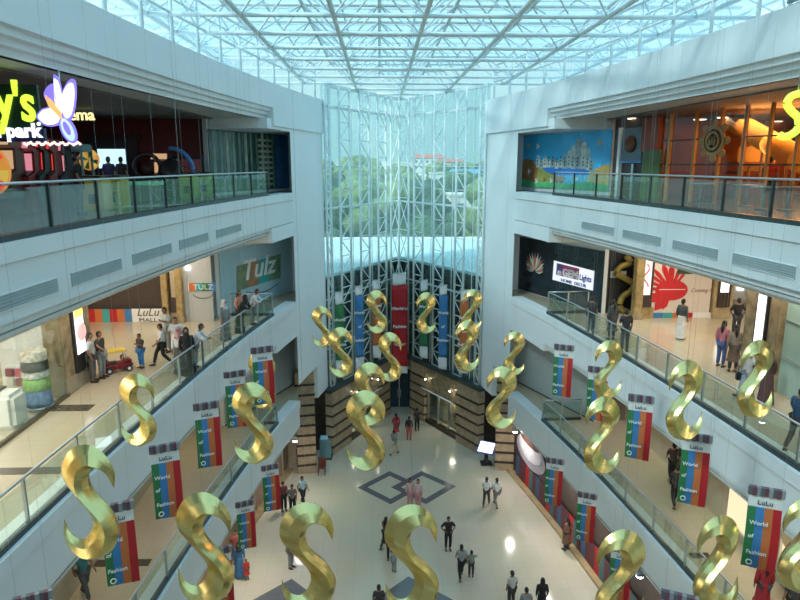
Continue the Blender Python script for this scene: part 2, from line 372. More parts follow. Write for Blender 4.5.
# ------------------------------------------------------------------ roof space frame
SP=2.92; ZC=23.0; ZG=24.3
rf=thing('roof_space_frame',(X0,20,ZC),'white steel space frame roof with sky blue glass over the atrium','roof')
def yend(x):
    a=abs(x-X0); return 48.4-a*1.75 if a<5.2 else 39.3
xs=[X0+SP*k for k in range(-4,5)]; y0=21.7-SP*8
ysr=[y0+SP*k for k in range(0,18)]
for x in xs:
    ye=yend(x); part('girder',MB().tube([(x,y0,ZC),(x,ye,ZC)],.085,8),TRUSS,rf)
for x in [X0+SP*(k+.5) for k in range(-5,5)]:
    ye=yend(x); part('purlin',MB().tube([(x,y0-1.4,ZG),(x,ye,ZG)],.08,6),TRUSS,rf)
def xr(y):
    return (12.5 if y<39.5 else max(.3,(48.4-y)/1.75))
for y in ysr:
    if y>47.5: continue
    w=xr(y); part('cross_beam',MB().tube([(X0-w,y,ZC),(X0+w,y,ZC)],.075,8),TRUSS,rf)
    y2=y+SP/2; w=xr(y2)
    if y2<47: part('purlin',MB().tube([(X0-w,y2,ZG),(X0+w,y2,ZG)],.08,6),TRUSS,rf)
br=MB()
for x in xs:
    for y in ysr:
        if y>yend(x): continue
        for dx in (-1,1):
            for dy in (-1,1):
                x2,y2=x+dx*SP/2,y+dy*SP/2
                if y2<=yend(x2)+.8: br.bar((x,y,ZC),(x2,y2,ZG),.05)
o=part('diagonal_bracing',br,TRUSS,rf); o['kind']='stuff'
gp=[(X0-14,-8),(X0+14,-8),(X0+14,39.6),(X0+5.3,39.6),(AP.x,48.6),(X0-5.3,39.6),(X0-14,39.6)]
part('roof_glazing',MB().prism(gp,ZG+.12,ZG+.15),ROOF_GLASS,rf)
gb=MB()
for k in range(-9,10):
    x=X0+SP/2*k; gb.bar((x,-7.9,ZG+.08),(x,min(yend(x),48),ZG+.08),.07,.08)
for k in range(0,40):
    y=y0+SP/2*k-2
    if y<47: gb.bar((X0-min(xr(y),14),y,ZG+.08),(X0+min(xr(y),14),y,ZG+.08),.07,.08)
o=part('glazing_bars',gb,TRUSS,rf)
for side,lb in ((-1,'left'),(1,'right')):
    t=thing('roof_edge_truss',(*edge(side,20,-.3),22.05),'white steel edge truss standing on the %s parapet under the roof'%lb,'truss')
    P=[Vector((*edge(side,y,-.25),0)) for y in [38.6-2.1*i for i in range(19)]]
    part('lower_chord',MB().tube([p+Vector((0,0,23.05)) for p in P],.05,6),TRUSS,t)
    part('middle_chord',MB().tube([p+Vector((0,0,23.5)) for p in P],.035,6),TRUSS,t)
    part('upper_chord',MB().tube([p+Vector((0,0,23.95)) for p in P],.05,6),TRUSS,t)
    for i,p in enumerate(P):
        part('post',MB().tube([p+Vector((0,0,22.05)),p+Vector((0,0,23.95))],.06,6),TRUSS,t)
    br=MB()
    for i in range(len(P)-1):
        a,b=(23.05,23.95) if i%2 else (23.95,23.05); br.bar(P[i]+Vector((0,0,a)),P[i+1]+Vector((0,0,b)),.045)
    part('lattice',br,TRUSS,t)
# louvred plant screen on the right roof terrace
t=thing('louvre_screen',(15,13,22.4),'dark slatted louvre screen on the right roof terrace','louvre')
mb=MB()
for i in range(9): mb.box((12.2,12,22.5+i*.2),(12.3,22,22.62+i*.2))
part('slats',mb,mat('louvre_grey',(.12,.15,.16),.5,var=.1),t)
mb=MB(); [mb.box((12.3,12+2.5*i,22.3),(12.4,12.12+2.5*i,24.2)) for i in range(5)]; part('screen_frame',mb,TRUSS,t)
# ------------------------------------------------------------------ stone portal under the glass wall
H0=4.3
def quoin(A,B,label,dep=.5,bands=4,zt=3.3,h=H0):
    M,L=frame(A,B); t=thing('stone_pillar',(*((Vector(A)+Vector(B))/2),0),label,'pillar','banded stone pillars at the glass corner')
    part('shaft',MB().box((0,0,-dep),(L,h,0),M),STONE,t)
    for i in range(bands):
        zz=.5+i*(zt-.5)/(bands-1)*1.0
        part('dark_band',MB().box((-.03,zz,-dep-.03),(L+.03,zz+.13,.05),M),STONED,t)
for side in (-1,1):
    sn='left' if side<0 else 'right'
    a0=vp(side,.24)+vn(side)*.5; a1=vp(side,.42)+vn(side)*.5; b0=vp(side,.80)+vn(side)*.5; b1=vp(side,1.03)+vn(side)*.5
    F=(lambda p,q:(p.xy,q.xy)) if side>0 else (lambda p,q:(q.xy,p.xy))
    A,B=F(a0,a1); quoin(A,B,'beige stone pillar with dark bands on the %s of the glass entrance door'%sn,bands=5)
    A,B=F(b0,b1); quoin(A,B,'beige stone pillar with dark bands at the %s end of the stone portal'%sn,bands=5)
    # recessed wall and shop window between them
    A,B=F(a1,b0); M,L=frame(A,B)
    struct('wall_'+sn,MB().box((0,2.55,-.5),(L,H0,-.02),M),MARBLE)
    struct('wall_'+sn,MB().box((0,0,-.5),(L,.25,-.1),M),STONED)
    t=thing('shop_window',(*((Vector(A)+Vector(B))/2),.25),'large display window in the stone portal %s of the entrance'%sn,'shop window','display windows in the stone portal')
    part('window_glass',MB().box((0,.25,-.36),(L,2.55,-.33),M),SHOP_GLASS,t)
    fr=MB(); [fr.box((L*k-.04,.25,-.42),(L*k+.04,2.55,-.28),M) for k in (.02,.34,.66,.98)]; part('window_frame',fr,STEEL,t)
    part('back_panel',MB().box((0,.25,-1.2),(L,2.55,-1.1),M),mat('display_back',(.45,.38,.26),.5,var=.4,vs=1.2),t)
    t=thing('light_shelf',(*((Vector(A)+Vector(B))/2),2.6),'long white steel light bar above the %s display window'%sn,'light bar','light bars over the display windows')
    part('bar',MB().tube([M@Vector((.1,2.75,.3)),M@Vector((L-.1,2.75,.3))],.05),WHITE,t)
    br=MB(); [br.tube([M@Vector((L*k,2.75,.3)),M@Vector((L*k,2.75,-.05))],.02) for k in (.15,.5,.85)]; part('bracket',br,STEEL,t)
    for k in (.12,.88):
        p=M@Vector((L*k,3.5,.22)); tt=thing('wall_spotlight',p,'small bright spotlight on the marble band %s of the entrance, %s'%(sn,'nearer the door' if (k<.5)==(side>0) else 'nearer the outer pillar'),'spotlight','spotlights on the portal')
        part('housing',MB().lathe([(.05,-.02),(.07,.06),(.03,.1)],p,12),STEEL,tt); part('lens',MB().ball(p-Vector((0,0,.03)),.055,2),LAMP,tt)
    A,B=F(vp(side,.0),vp(side,1.04)); M,L=frame(A,B)
    struct('trim_6',MB().box((-.2,H0,-.4),(L+.1,H0+.22,.62),M),CAPM)
# entrance door
t=thing('entrance_door',(AP.x,46.7,0),'blue tinted glass entrance door under the red banner','door')
part('door_frame',MB().box((-.95+AP.x,46.6,0),(-.82+AP.x,46.75,3.2)).box((.82+AP.x,46.6,0),(.95+AP.x,46.75,3.2)).box((-.95+AP.x,46.6,3.1),(.95+AP.x,46.75,3.3)).box((AP.x-.03,46.6,0),(AP.x+.03,46.75,3.2)),STEEL,t)
for k in (-1,1):
    g=part('door_leaf',MB().box((AP.x+min(0,k*.8),46.66,.05),(AP.x+max(0,k*.8),46.7,3.1)),glassmat('door_glass',(.35,.5,.65),.12,.25,(.3,.5,.75)) if k<0 else D.materials['door_glass'],t)
    part('handle',MB().tube([(AP.x+k*.12,46.58,.9),(AP.x+k*.12,46.58,1.5)],.02),STEEL,g)
struct('wall_far',MB().box((AP.x-1.1,46.6,3.3),(AP.x+1.1,46.9,H0)),MARBLE)
# free-standing banded pillars beside the pier
for side in (-1,1):
    sn='left' if side<0 else 'right'; xa=X0+side*5.45; xb=X0+side*6.55; A,B=((xa,36.1),(xb,35.9)) if side>0 else ((xb,35.9),(xa,36.1))
    quoin(A,B,'tall beige stone pillar with dark bands beside the %s shopfronts, below the white wall'%sn,dep=.8,bands=9,zt=5.6,h=6.45)
    struct('wall_'+sn,MB().box((min(X0+side*4.9,X0+side*6.3),39.3,0),(max(X0+side*4.9,X0+side*6.3),39.5,4.4)),STONED)
# ------------------------------------------------------------------ outside: porch, ground, trees, town
struct('floor',MB().prism([(-400,60),(400,60),(400,900),(-400,900)],-.4,-.1),mat('grass_ground',(.06,.12,.04),.9,var=.3,vs=.05))
t=thing('porch_roof',(0,50,11.5),'flat pale concrete porch roof outside the glass wall','roof')
part('slab',MB().prism([(VL.x-4,VL.y-.2),(VL.x-.15,VL.y+.15),(AP.x,AP.y+.25),(VR.x+.15,VR.y+.15),(VR.x+4,VR.y-.2),(16,59.4),(-15,59.4)],11.42,11.6),mat('pale_concrete',(.55,.68,.68),.8,var=.05,vs=1),t)
part('kerb',MB().box((-15,59.2,11.6),(16,59.5,11.75)),WHITE,t)
struct('wall_far',MB().box((-15,58.9,0),(16,59.2,11.3)),mat('porch_shade_black',(.012,.012,.016),.5,var=.3))  # near-black walls put the deep shade under the porch into colour
struct('wall_far',MB().box((-9,42,0),(-8.8,59,11.3)),MATS['porch_shade_black']); struct('wall_far',MB().box((9.5,42,0),(9.7,59,11.3)),MATS['porch_shade_black'])
t=thing('shopfront_outside',(0.3,57,0),'grey glazed front seen through the corner of the glass wall','shopfront')
part('glazing',MB().box((-3.0,58.2,0),(3.6,58.4,7.6)),mat('grey_glazing',(.16,.22,.22),.2,var=.5,vs=1.5),t)
fr=MB(); [fr.box((-3+1.1*i,58.1,0),(-2.92+1.1*i,58.3,7.6)) for i in range(7)]; [fr.box((-3,58.1,1.9*i),(3.6,58.3,1.9*i+.08)) for i in range(5)]
part('frame',fr,TRUSS,t)
LEAF=[mat('foliage_%s'%n,c,.8,var=.55,vs=1.2,bump=.6,bs=2) for n,c in (('deep',(.035,.075,.03)),('mid',(.06,.12,.04)),('light',(.14,.21,.07)))]
TRUNK=mat('bark',(.12,.09,.07),.9,var=.2)
protos=[]
for k in range(5):
    t=thing('tree',(0,0,0),'x','tree'); mb=MB(); r=random.Random(k)
    H=9+r.random()*3
    for i in range(16):
        a=r.random()*6.28; rr=r.random()**.6*3.4; zz=H-3+r.random()*3.4-rr*.5
        mb.ball((rr*math.cos(a),rr*math.sin(a),zz),1.1+r.random()*1.1,2,(1,1,.8),.16)
    part('crown',mb,LEAF[k%3],t); part('trunk',MB().tube([(0,0,0),(.1,.05,H*.4),(0,0,H-2.5)],[.3,.22,.15]),TRUNK,t); protos.append(t)
ti=0; rr=random.Random(3)
rows=[(78,9,7.2),(90,10,7.6),(103,10,8.2),(117,12,8.5),(133,12,9),(151,13,10),(172,13,11),(198,14,12),(230,14,14),(270,14,16)]
shade=['dark green','mid green','pale yellow green','dark green','mid green']
for (Y,n,sp) in rows:
    for i in range(n):
        k=rr.randrange(5)
        x=(i-(n-1)/2)*sp+rr.uniform(-2,2); y=Y+rr.uniform(-4,4); s=rr.uniform(.95,1.15)*(1.0 if Y<85 else 1.22 if Y<110 else 1.4)
        px=400+F_PX*((Vector((x,y,8))-CAM).dot(RT))/((Vector((x,y,8))-CAM).dot(FW))
        if px<290 or px>525: continue
        c=protos[k] if not protos[k].get('used') else copy_tree(protos[k]); protos[k]['used']=1
        if 'used' in c: pass
        c.location=(x,y,-.1); c.scale=(s,s,s); c.rotation_euler.z=rr.random()*6
        c['label']='%s leafy tree outside the glass wall, %s'%(shade[k],'in the nearest row' if Y<85 else 'in the second and third rows' if Y<110 else 'in the middle distance' if Y<150 else 'far off near the town')
        c['group']='%s trees at %d metres'%(shade[k],Y) if False else 'trees '+c['label'].split('wall, ')[1]+' '+shade[k]
for p in protos:
    if 'used' in p: pass
BM=mat('far_white_building',(.80,.80,.78),.8,var=.05,vs=.1); BC=mat('far_cream_building',(.75,.66,.48),.8,var=.05); BR=mat('far_red_roof',(.55,.16,.12),.8,var=.1); BB=mat('far_blue_roof',(.12,.35,.62),.6,var=.05); BW=mat('far_window',(.15,.2,.25),.3)
blds=[(332,166,300,14,9,BM,None,'low white building at the left edge of the skyline'),(347,160,330,10,12,BM,None,'white block with flat roof left of the cream tower'),(361,158,240,4.5,15,BC,None,'narrow cream tower rising above the trees'),
(378,163,380,14,9,BM,None,'pale block on the skyline left of the corner mast'),(408,163,420,16,10,BM,None,'pale block on the skyline right of the corner mast'),(430,158,360,18,13,BM,BR,'wide white building with red roof at the skyline centre right'),
(450,162,300,12,10,BM,BR,'lower white building with red roof beside the wide one'),(470,166,260,12,8,BM,None,'white block near the right edge of the skyline'),(413,176,180,5,5,BM,None,'small white house among the trees in the centre'),
(446,174,170,8,5,BM,None,'white house among the trees right of centre'),(477,176,150,13,6,BM,BB,'long building with blue roof among the trees at right'),(478,196,115,10,6,BM,None,'white house beside the trees at lower right'),(333,193,115,8,6,BM,None,'white house beside the trees at lower left'),(393,166,480,10,9,BM,None,'distant white block behind the corner mast')]
for px,py,Y,w,h,m,roof,lb in blds:
    p=onY(px,py,Y); zt=p.z; t=thing('building',(p.x,Y,-.1),lb,'building','buildings beyond the trees')
    part('wall',MB().box((p.x-w/2,Y,-.1),(p.x+w/2,Y+w*.6,zt)),m,t)
    if roof:
        part('roof',MB().add([(p.x-w/2-.5,Y-.5,zt),(p.x+w/2+.5,Y-.5,zt),(p.x+w/2+.5,Y+w*.6,zt),(p.x-w/2-.5,Y+w*.6,zt),(p.x-w/2+1,Y+w*.3,zt+w*.12),(p.x+w/2-1,Y+w*.3,zt+w*.12)],[(0,1,5,4),(2,3,4,5),(0,4,3),(1,2,5),(0,3,2,1)]),roof,t)
    else: part('roof',MB().box((p.x-w/2-.2,Y-.2,zt),(p.x+w/2+.2,Y+w*.6+.2,zt+.4)),BM,t)
    n=max(2,int(w/3))
    for i in range(n):
        for j in range(2):
            x=p.x-w/2+w*(i+.5)/n; z=zt-1.8-3*j; part('window',MB().box((x-w/n*.25,Y-.06,z-.7),(x+w/n*.25,Y+.02,z+.5)),BW,t)

def area(loc,size,power,col=(1,.86,.66),size_y=None,rot=(0,0,0),name='ceiling_and_fill_light'):
    l=D.lights.new(name,'AREA'); l.energy=power; l.color=col; l.size=size
    if size_y: l.shape='RECTANGLE'; l.size_y=size_y
    o=D.objects.new(name,l); COL.objects.link(o); o.location=loc; o.rotation_euler=rot; return o
# ------------------------------------------------------------------ helpers for placing by sight lines
def onX(px,X,z=17,py=None):
    r=ray(px,300); t=(X-CAM.x)/r.x; p=CAM+r*t; p.z=z; return p
def loc_on(M,px,py):
    Mi=M.inverted(); o=Mi@CAM; d=(Mi.to_3x3()@ray(px,py)); t=-o.z/d.z; p=o+d*t; return p.x,p.y
def plate(name,M,px0,py0,px1,py1,m,p,d0=0,d1=.03,label=None,box=False):
    x0,a=loc_on(M,px0,(py0+py1)/2); x1,b=loc_on(M,px1,(py0+py1)/2); xm=(px0+px1)/2
    _,y0=loc_on(M,xm,py1); _,y1=loc_on(M,xm,py0)
    return part(name,MB().box((x0,y0,d0),(x1,y1,d1),M),m,p,label),(x0,y0,x1,y1)
def poly(M,pts,d0,d1,name,m,p):
    q=[loc_on(M,*a) for a in pts]; return part(name,MB().prism(q,d0,d1,M),m,p)
# ------------------------------------------------------------------ walls behind the galleries
BEIGE=mat('beige_wall',(.50,.42,.30),.5,var=.06,vs=1); GREYW=mat('grey_white_hoarding',(.50,.52,.52),.5,var=.03)
DBROWN=mat('dark_brown_front',(.045,.03,.028),.35,var=.3,vs=2)
for side,sn in ((-1,'left'),(1,'right')):
    def bx(a,b): return MB().box((min(a[0],b[0]),min(a[1],b[1]),min(a[2],b[2])),(max(a[0],b[0]),max(a[1],b[1]),max(a[2],b[2])))
    x5=X0+side*OUT; x1=X0+side*6.6
    struct('wall_far',bx((x1,37.4,0),(x5,37.6,22.2)),BEIGE)
    # wedge walls carrying the big graphics (atrium end of each gallery)
    A,B=((-8.9,30.2),(-6.15,36.7)) if side<0 else ((6.95,36.7),(9.7,30.2)); M,L=frame(A,B)
    for z,h in ((5.6,3.75),(11.2,3.9),(16.95,3.55)):
        struct('wall_'+sn,MB().box((0,z,-.25),(L,z+h,-.02),M),WALL)
    struct('wall_'+sn,bx((X0+side*10.9,-5,5.6),(X0+side*11.1,30.3,9.35)),BEIGE)
    struct('wall_'+sn,bx((X0+side*9.2,30.3,5.6),(X0+side*11.1,30.5,9.35)),mat('taupe_wall',(.22,.19,.16),.6,var=.05))
    # ground floor shopfront wall following the curve
    pts=path(side,YB,36.4,1.5); k=0 if side<0 else .85; prof=[(-2.1+k,0),(-1.85+k,0),(-1.85+k,3.7),(-2.1+k,3.7)]
    struct('wall_'+sn,sweep(MB(),pts,prof,side),mat('shopfront_brown',(.20,.13,.08),.3,var=.3,vs=1) if side<0 else DBROWN)
    struct('baseboard_'+sn,sweep(MB(),path(side,YB,36.2,1.5),[(-1.88+k,0),(-1.45+k,0),(-1.45+k,.14),(-1.88+k,.14)],side),mat('golden_stone_kerb',(.42,.30,.16),.25,var=.15))
ENDL,_=frame((-24,29.4),(-8.9,29.4)); ENDR,_=frame((8.9,29.4),(24,29.4))
# ------------------------------------------------------------------ left middle gallery
t=thing('shopfront',(-13,29.5,11.2),'dark brown closed shopfront above a strip of coloured squares','shopfront')
o,r=plate('front_panel',ENDL,86,240,164,308,DBROWN,t,-.2,0)
text('EMPORIO',.42,mat('dim_letter',(.10,.08,.075),.5),'sign_text',t,ENDL@Matrix.Translation(((r[0]+r[2])/2,r[1]+1.2,.01)),align='CENTER')
o,r=plate('soffit_trim',ENDL,86,306,164,309,BLACK,t,-.2,.03)
t=thing('hoarding',(-13,29.4,11.2),'low hoarding of red, orange and teal squares beside white mall sign','hoarding')
for i,(a,m) in enumerate(zip(range(6),(RED,ORANGE,TEAL,RED,ORANGE,BLUE))): plate('coloured_square',ENDL,88+i*7.4,309,88+(i+1)*7.4,323,m,t,-.1,.05)
o,r=plate('white_board',ENDL,132.4,308.5,164,323,WHITE,t,-.1,.05)
DGREY=mat('dark_grey_letter',(.08,.08,.09),.5)
text('LuLu',.52,DGREY,'sign_text',t,ENDL@Matrix.Translation(((r[0]+r[2])/2,r[1]+.36,.06)),align='CENTER',shear=.3)
text('MALL',.25,DGREY,'sign_text',t,ENDL@Matrix.Translation(((r[0]+r[2])/2,r[1]+.08,.06)),align='CENTER',sx=1.4)
def pilaster(M,px0,px1,m,label,y0=240,y1=322,d=.35):
    x0,_=loc_on(M,px0,300); x1,_=loc_on(M,px1,300); t=thing('pilaster',M@Vector(((x0+x1)/2,11.2,0)),label,'pilaster')
    part('shaft',MB().bev((x0,11.2,-.1),(x1,15.02,d),.03,M),m,t); part('plinth',MB().bev((x0-.04,11.2,-.1),(x1+.04,11.5,d+.04),.02,M),MARBLE,t); return t
GOLDST=mat('golden_marble',(.36,.26,.11),.25,var=.35,vs=4)
pilaster(ENDL,164,170,GOLDST,'narrow golden marble pilaster beside the white mall sign')
pilaster(ENDL,178,184.5,GOLDST,'golden marble pilaster beside the grey hoarding wall')
t=thing('wall_panel',(-10.9,29.3,11.2),'cream wall panel with brown lower box between golden pilasters','panel')
plate('cream_panel',ENDL,170,245,178,297,BEIGE,t,-.1,.1); plate('lower_box',ENDL,170,297,178,312,DBROWN,t,-.1,.16); plate('base',ENDL,170,312,178,322.5,MARBLE,t,-.1,.14)
t=thing('hoarding',(-9.8,29.4,11.2),'tall grey white hoarding wall with a small coloured sign','hoarding')
x0,_=loc_on(ENDL,184.5,300); part('panel',MB().box((x0,11.2,-.15),(15.1,15.05,.0),ENDL),GREYW,t)
for i,m in enumerate((ORANGE,TEAL,GREEN,BLUE)): plate('sign_square',ENDL,189+i*6.6,283,189+(i+1)*6.6,291,m,t,0,.03)
o,r=plate('sign_backing',ENDL,188,282.5,189,291.5,WHITE,t,0,.02)
text('TULZ',.34,WHITE,'sign_text',t,ENDL@Matrix.Translation((r[0]+.25,r[1]+.1,.035)),sx=1.1)
ol=MB(); x,y=loc_on(ENDL,203,294); ol.tube([ENDL@Vector((x+.45*math.cos(a),y+.02-.22*abs(math.sin(a)),.03)) for a in [math.pi*k/10 for k in range(11)]],.015,6); part('smile_mark',ol,DGREY,t)
plate('lamp',ENDL,186,266,190,270,emis('small_lamp',(1,1,1),4),t,0,.08)
# Tulz banner on the wedge wall
M2,L2=frame((-8.9,30.2),(-6.15,36.7))
t=thing('wall_graphic',M2@Vector((L2/2,11.9,0)),'pale blue wall graphic with a white script logo at the left middle gallery','wall graphic')
part('sheet',MB().box((.3,11.25,-.01),(L2-.05,14.3,.03),M2),mat('pale_blue_sheet',(.42,.64,.74),.35,var=.1,vs=1),t)
for i,m in enumerate((mat('moss',(.20,.26,.14),.5,var=.3),mat('rust_patch',(.42,.22,.10),.5,var=.3),TEAL,mat('moss2',(.16,.30,.18),.5,var=.3))):
    poly(M2,[(236+i*11,266-i*3),(236+(i+1)*11,263-i*3),(236+(i+1)*11,288-i*3.4),(236+i*11,291-i*3.4)],.03,.045,'colour_patch',m,t)
x,y=loc_on(M2,238,285); text('Tulz',1.45,WHITE,'logo_text',t,M2@Matrix.Translation((x+.2,y+.15,.05)),shear=.25,sx=1.25,bold=.02)
mb=MB(); xa,ya=loc_on(M2,245,292); xb,yb=loc_on(M2,278,283)
mb.tube([M2@Vector((xa+(xb-xa)*k/10,ya+(yb-ya)*k/10-.25*math.sin(math.pi*k/10),.05)) for k in range(11)],.02,6); part('outline_mark',mb,DGREY,t)
# lit poster pillar, left
def lightbox_pillar(x0,x1,y0,y1,side,label,pl,img):
    t=thing('marble_pillar',((x0+x1)/2,(y0+y1)/2,11.2),label,'pillar'); part('shaft',MB().bev((x0,y0,11.2),(x1,y1,15.05),.03),MARBLE,t); part('plinth',MB().bev((x0-.03,y0-.03,11.2),(x1+.03,y1+.03,11.75),.02),mat('polished_tan_stone',(.40,.34,.24),.2,var=.1),t)
    xf=x1 if side<0 else x0; s=1 if side<0 else -1; xx=lambda a:(min(xf,xf+s*a),max(xf,xf+s*a))
    ya,yb,za,zb=(20.22,20.8,12.35,14.1) if side<0 else (19.72,20.15,12.6,14.25)
    y0_,y1_=y0,y1
    b=thing('light_box',(xf,(y0+y1)/2,12.2),pl,'light box'); a,c=xx(.1); part('case',MB().box((a,ya-.08,11.75),(c,yb+.08,zb+.08)),BLACK,b)
    a,c=xx(.115); part('poster',MB().box((a,ya,za),(c,yb,zb)),emis('lit_poster',(.95,.93,1),1.5),b)
    if img:
        a,c=xx(.125); part('picture',MB().box((a,ya,zb-.55),(c,yb,zb)),emis('poster_yellow',(.95,.8,.15),1.1),b)
        cx=xf+s*.12; part('picture',MB().lathe([(.0,0),(.28,.02),(.30,.05),(.2,.08)],(0,0,0),20,M=Matrix.Translation((cx,(ya+yb)/2,za+.7))@Matrix.Rotation(s*math.pi/2,4,'Y')),emis('poster_rose',(.75,.45,.42),.9),b)
lightbox_pillar(-11.6,-11.0,19.5,21.5,-1,'brown marble pillar carrying the poster light box, left middle gallery','lit poster box with yellow top on the left marble pillar',True)
lightbox_pillar(11.4,11.9,19.2,21.0,1,'brown marble pillar carrying the blank light box, right middle gallery','tall blank white light box on the right marble pillar',False)
t=thing('white_column',(-12.3,20,11.2),'broad white column at the corner of the left glass shop','column')
part('shaft',MB().bev((-13.1,19.7,11.2),(-11.62,20.6,15.05),.03),WHITE,t); part('skirting',MB().box((-13.13,19.67,11.2),(-11.62,20.6,11.32)),GREYW,t)
t=thing('shop_window',(-10.9,14,11.2),'frameless glass front of the left middle gallery shop','shop window')
part('window_glass',MB().box((-11.02,-4,11.3),(-11,19.5,15.0)),SHOP_GLASS,t); part('floor_rail',MB().box((-11.06,-4,11.2),(-10.96,19.6,11.3)),mat('bronze_rail',(.16,.13,.08),.3,.6),t)
struct('wall_left',MB().box((-18.1,-4,11.2),(-18,36,15.05)),BEIGE)
p=onz(40,408,11.2); t=thing('product_stand',p,'round product stand of stacked coloured magazines inside the left shop','display stand')
for i,(c,h) in enumerate((((.10,.25,.55),.5),((.25,.5,.1),.38),((.65,.65,.6),.22),((.08,.07,.06),.3),((.75,.6,.5),.3))):
    z=sum((.5,.38,.22,.3,.3)[:i])+.12; part('tier',MB().lathe([(.36,z),(.38,z+.03),(.36,z+h-.03),(.34,z+h-.02)],p,20),mat('tier_%d'%i,c,.5,var=.5,vs=9),t)
part('base',MB().lathe([(.4,0),(.4,.1),(.3,.12)],p,20),STEEL,t)
p=onz(24,400,11.2); t=thing('magazine_rack',p,'low rack of pink and white packages behind the round product stand','rack')
part('frame',MB().box((p.x-.45,p.y,p.z),(p.x+.45,p.y+.3,p.z+1.1)),WHITE,t)
for i in range(3):
    for j in range(3): part('package',MB().bev((p.x-.42+j*.29,p.y-.1,p.z+.15+i*.32),(p.x-.18+j*.29,p.y,p.z+.4+i*.32),.02),mat('pack_%d'%((i+j)%3),[(.6,.15,.2),(.7,.7,.65),(.3,.1,.12)][(i+j)%3],.5),t)
p=onz(62,396,11.2); t=thing('carton',p,'pale teal carton on the floor by the white column','box')
part('box_body',MB().bev((p.x-.3,p.y,p.z),(p.x+.1,p.y+.4,p.z+.62),.02),mat('pale_teal_card',(.45,.60,.60),.6,var=.1),t); part('label_patch',MB().box((p.x-.1,p.y-.01,p.z+.2),(p.x+.1,p.y,p.z+.4)),TEAL,t)
p=onz(12,428,11.2); t=thing('shop_counter',p,'rounded white counter with dark top in the left glass shop','counter')
part('counter_body',MB().bev((p.x-1.6,p.y-.2,p.z),(p.x+.2,p.y+.6,p.z+1.0),.12,None,4),WHITE,t); part('counter_top',MB().bev((p.x-1.62,p.y-.1,p.z+1.0),(p.x-.3,p.y+.55,p.z+1.06),.02),BLACK,t)
# ride-on toy car
p=onz(118,371,11.2); t=thing('toy_car',p,'red ride-on toy car with yellow canopy, children beside it','toy car')
Mx=Matrix.Translation(p)@Matrix.Rotation(R(35),4,'Z')@Matrix.Scale(.66,4)
CARR=mat('maroon_plastic',(.20,.012,.02),.3)
part('car_body',MB().bev((-.75,-.35,.15),(.75,.35,.5),.1,Mx,3).bev((.3,-.3,.45),(.72,.3,.62),.06,Mx,3).bev((-.75,-.33,.45),(-.45,.33,.75),.06,Mx,3),CARR,t)
part('canopy',MB().bev((-.6,-.38,1.12),(.45,.38,1.2),.03,Mx,3),mat('yellow_plastic',(.75,.55,.06),.4),t)
for a,b in ((-.55,-.33),(-.55,.33),(.4,-.33),(.4,.33)): part('canopy_post',MB().tube([Mx@Vector((a,b,.6)),Mx@Vector((a,b,1.14))],.02),STEEL,t)
part('seat',MB().bev((-.4,-.25,.45),(.0,.25,.55),.04,Mx),BLACK,t)
part('steering_wheel',MB().tube([Mx@Vector((.22+.03*math.cos(a),.13*math.sin(a),.75+.12*math.cos(a))) for a in [k*math.pi/6 for k in range(13)]],.015,6),BLACK,t)
for a in (-.5,.5):
    for b in (-.37,.37):
        w=part('wheel',MB().lathe([(.05,-.05),(.17,-.05),(.18,0),(.17,.05),(.05,.05)],(0,0,0),16,M=Mx@Matrix.Translation((a,b,.17))@Matrix.Rotation(math.pi/2,4,'X')),BLACK,t)
        part('hub_cap',MB().lathe([(.0,0),(.09,0),(.07,.015)],(0,0,0),12,M=Mx@Matrix.Translation((a,b+(.055 if b>0 else -.055),.17))@Matrix.Rotation(-math.pi/2 if b>0 else math.pi/2,4,'X')),WHITE,w)
# ------------------------------------------------------------------ right middle gallery
M3,L3=frame((6.95,36.7),(9.7,30.2))
t=thing('wall_graphic',M3@Vector((L3/2,11.9,0)),'near black wall graphic with flower burst and white slanted name sign','wall graphic')
part('sheet',MB().box((.02,11.25,-.01),(L3-.02,14.95 if False else 14.3,.03),M3),mat('near_black_sheet',(.018,.03,.04),.25,var=.3),t)
cx,cy=loc_on(M3,535,272)
for k in range(15):
    a=R(12+k*11.2); l=.5+.55*math.sin(a)**2; c=(cx+.1*math.cos(a),cy+.1*math.sin(a)); e=(cx+l*1.5*math.cos(a),cy+l*1.1*math.sin(a)); w=.11
    nx,ny=-math.sin(a)*w,math.cos(a)*w; m_=((c[0]+e[0])/2,(c[1]+e[1])/2)
    part('petal',MB().prism([c,(m_[0]+nx,m_[1]+ny),e,(m_[0]-nx,m_[1]-ny)],.03+.001*k,.035+.001*k,M3),[mat('petal_cream',(.70,.66,.48),.5),mat('petal_red',(.50,.10,.06),.5),mat('petal_grey',(.35,.38,.36),.5)][k%3],t)
def sgn(pts,d0,d1,name,m): return poly(M3,pts,d0,d1,name,m,t)
sgn([(553.5,291*0+279.5),(593.5,290.5),(595,271),(555,260.5)],.035,.07,'sign_board',emis('lit_white_board',(.80,.86,.92),.75))
def skewtext(s,px,py,size,m,name,sx=1.0,bold=0):
    x,y=loc_on(M3,px,py); x2,_=loc_on(M3,sx,py); text(s,size,m,name,t,M3@Matrix.Translation((x,y,.085)),fit=x2-x,bold=bold)
sgn([(557,274.5),(579.5,280),(580.5,268.5),(558,263)],.07,.075,'sign_patch',mat('sign_purple',(.16,.10,.30),.4)); sgn([(563,276),(579.5,280),(580.5,268.5),(564,264.5)],.075,.08,'sign_patch',mat('sign_pink',(.65,.10,.25),.4))
skewtext('e',558.3,274,.45,WHITE,'sign_text',562.3,.01); skewtext('GEM',563.6,275.4,.55,WHITE,'sign_text',579,.02); skewtext('Lights',580.6,279.5,.42,mat('sign_blue',(.06,.10,.35),.5),'sign_text',592.5,.01)
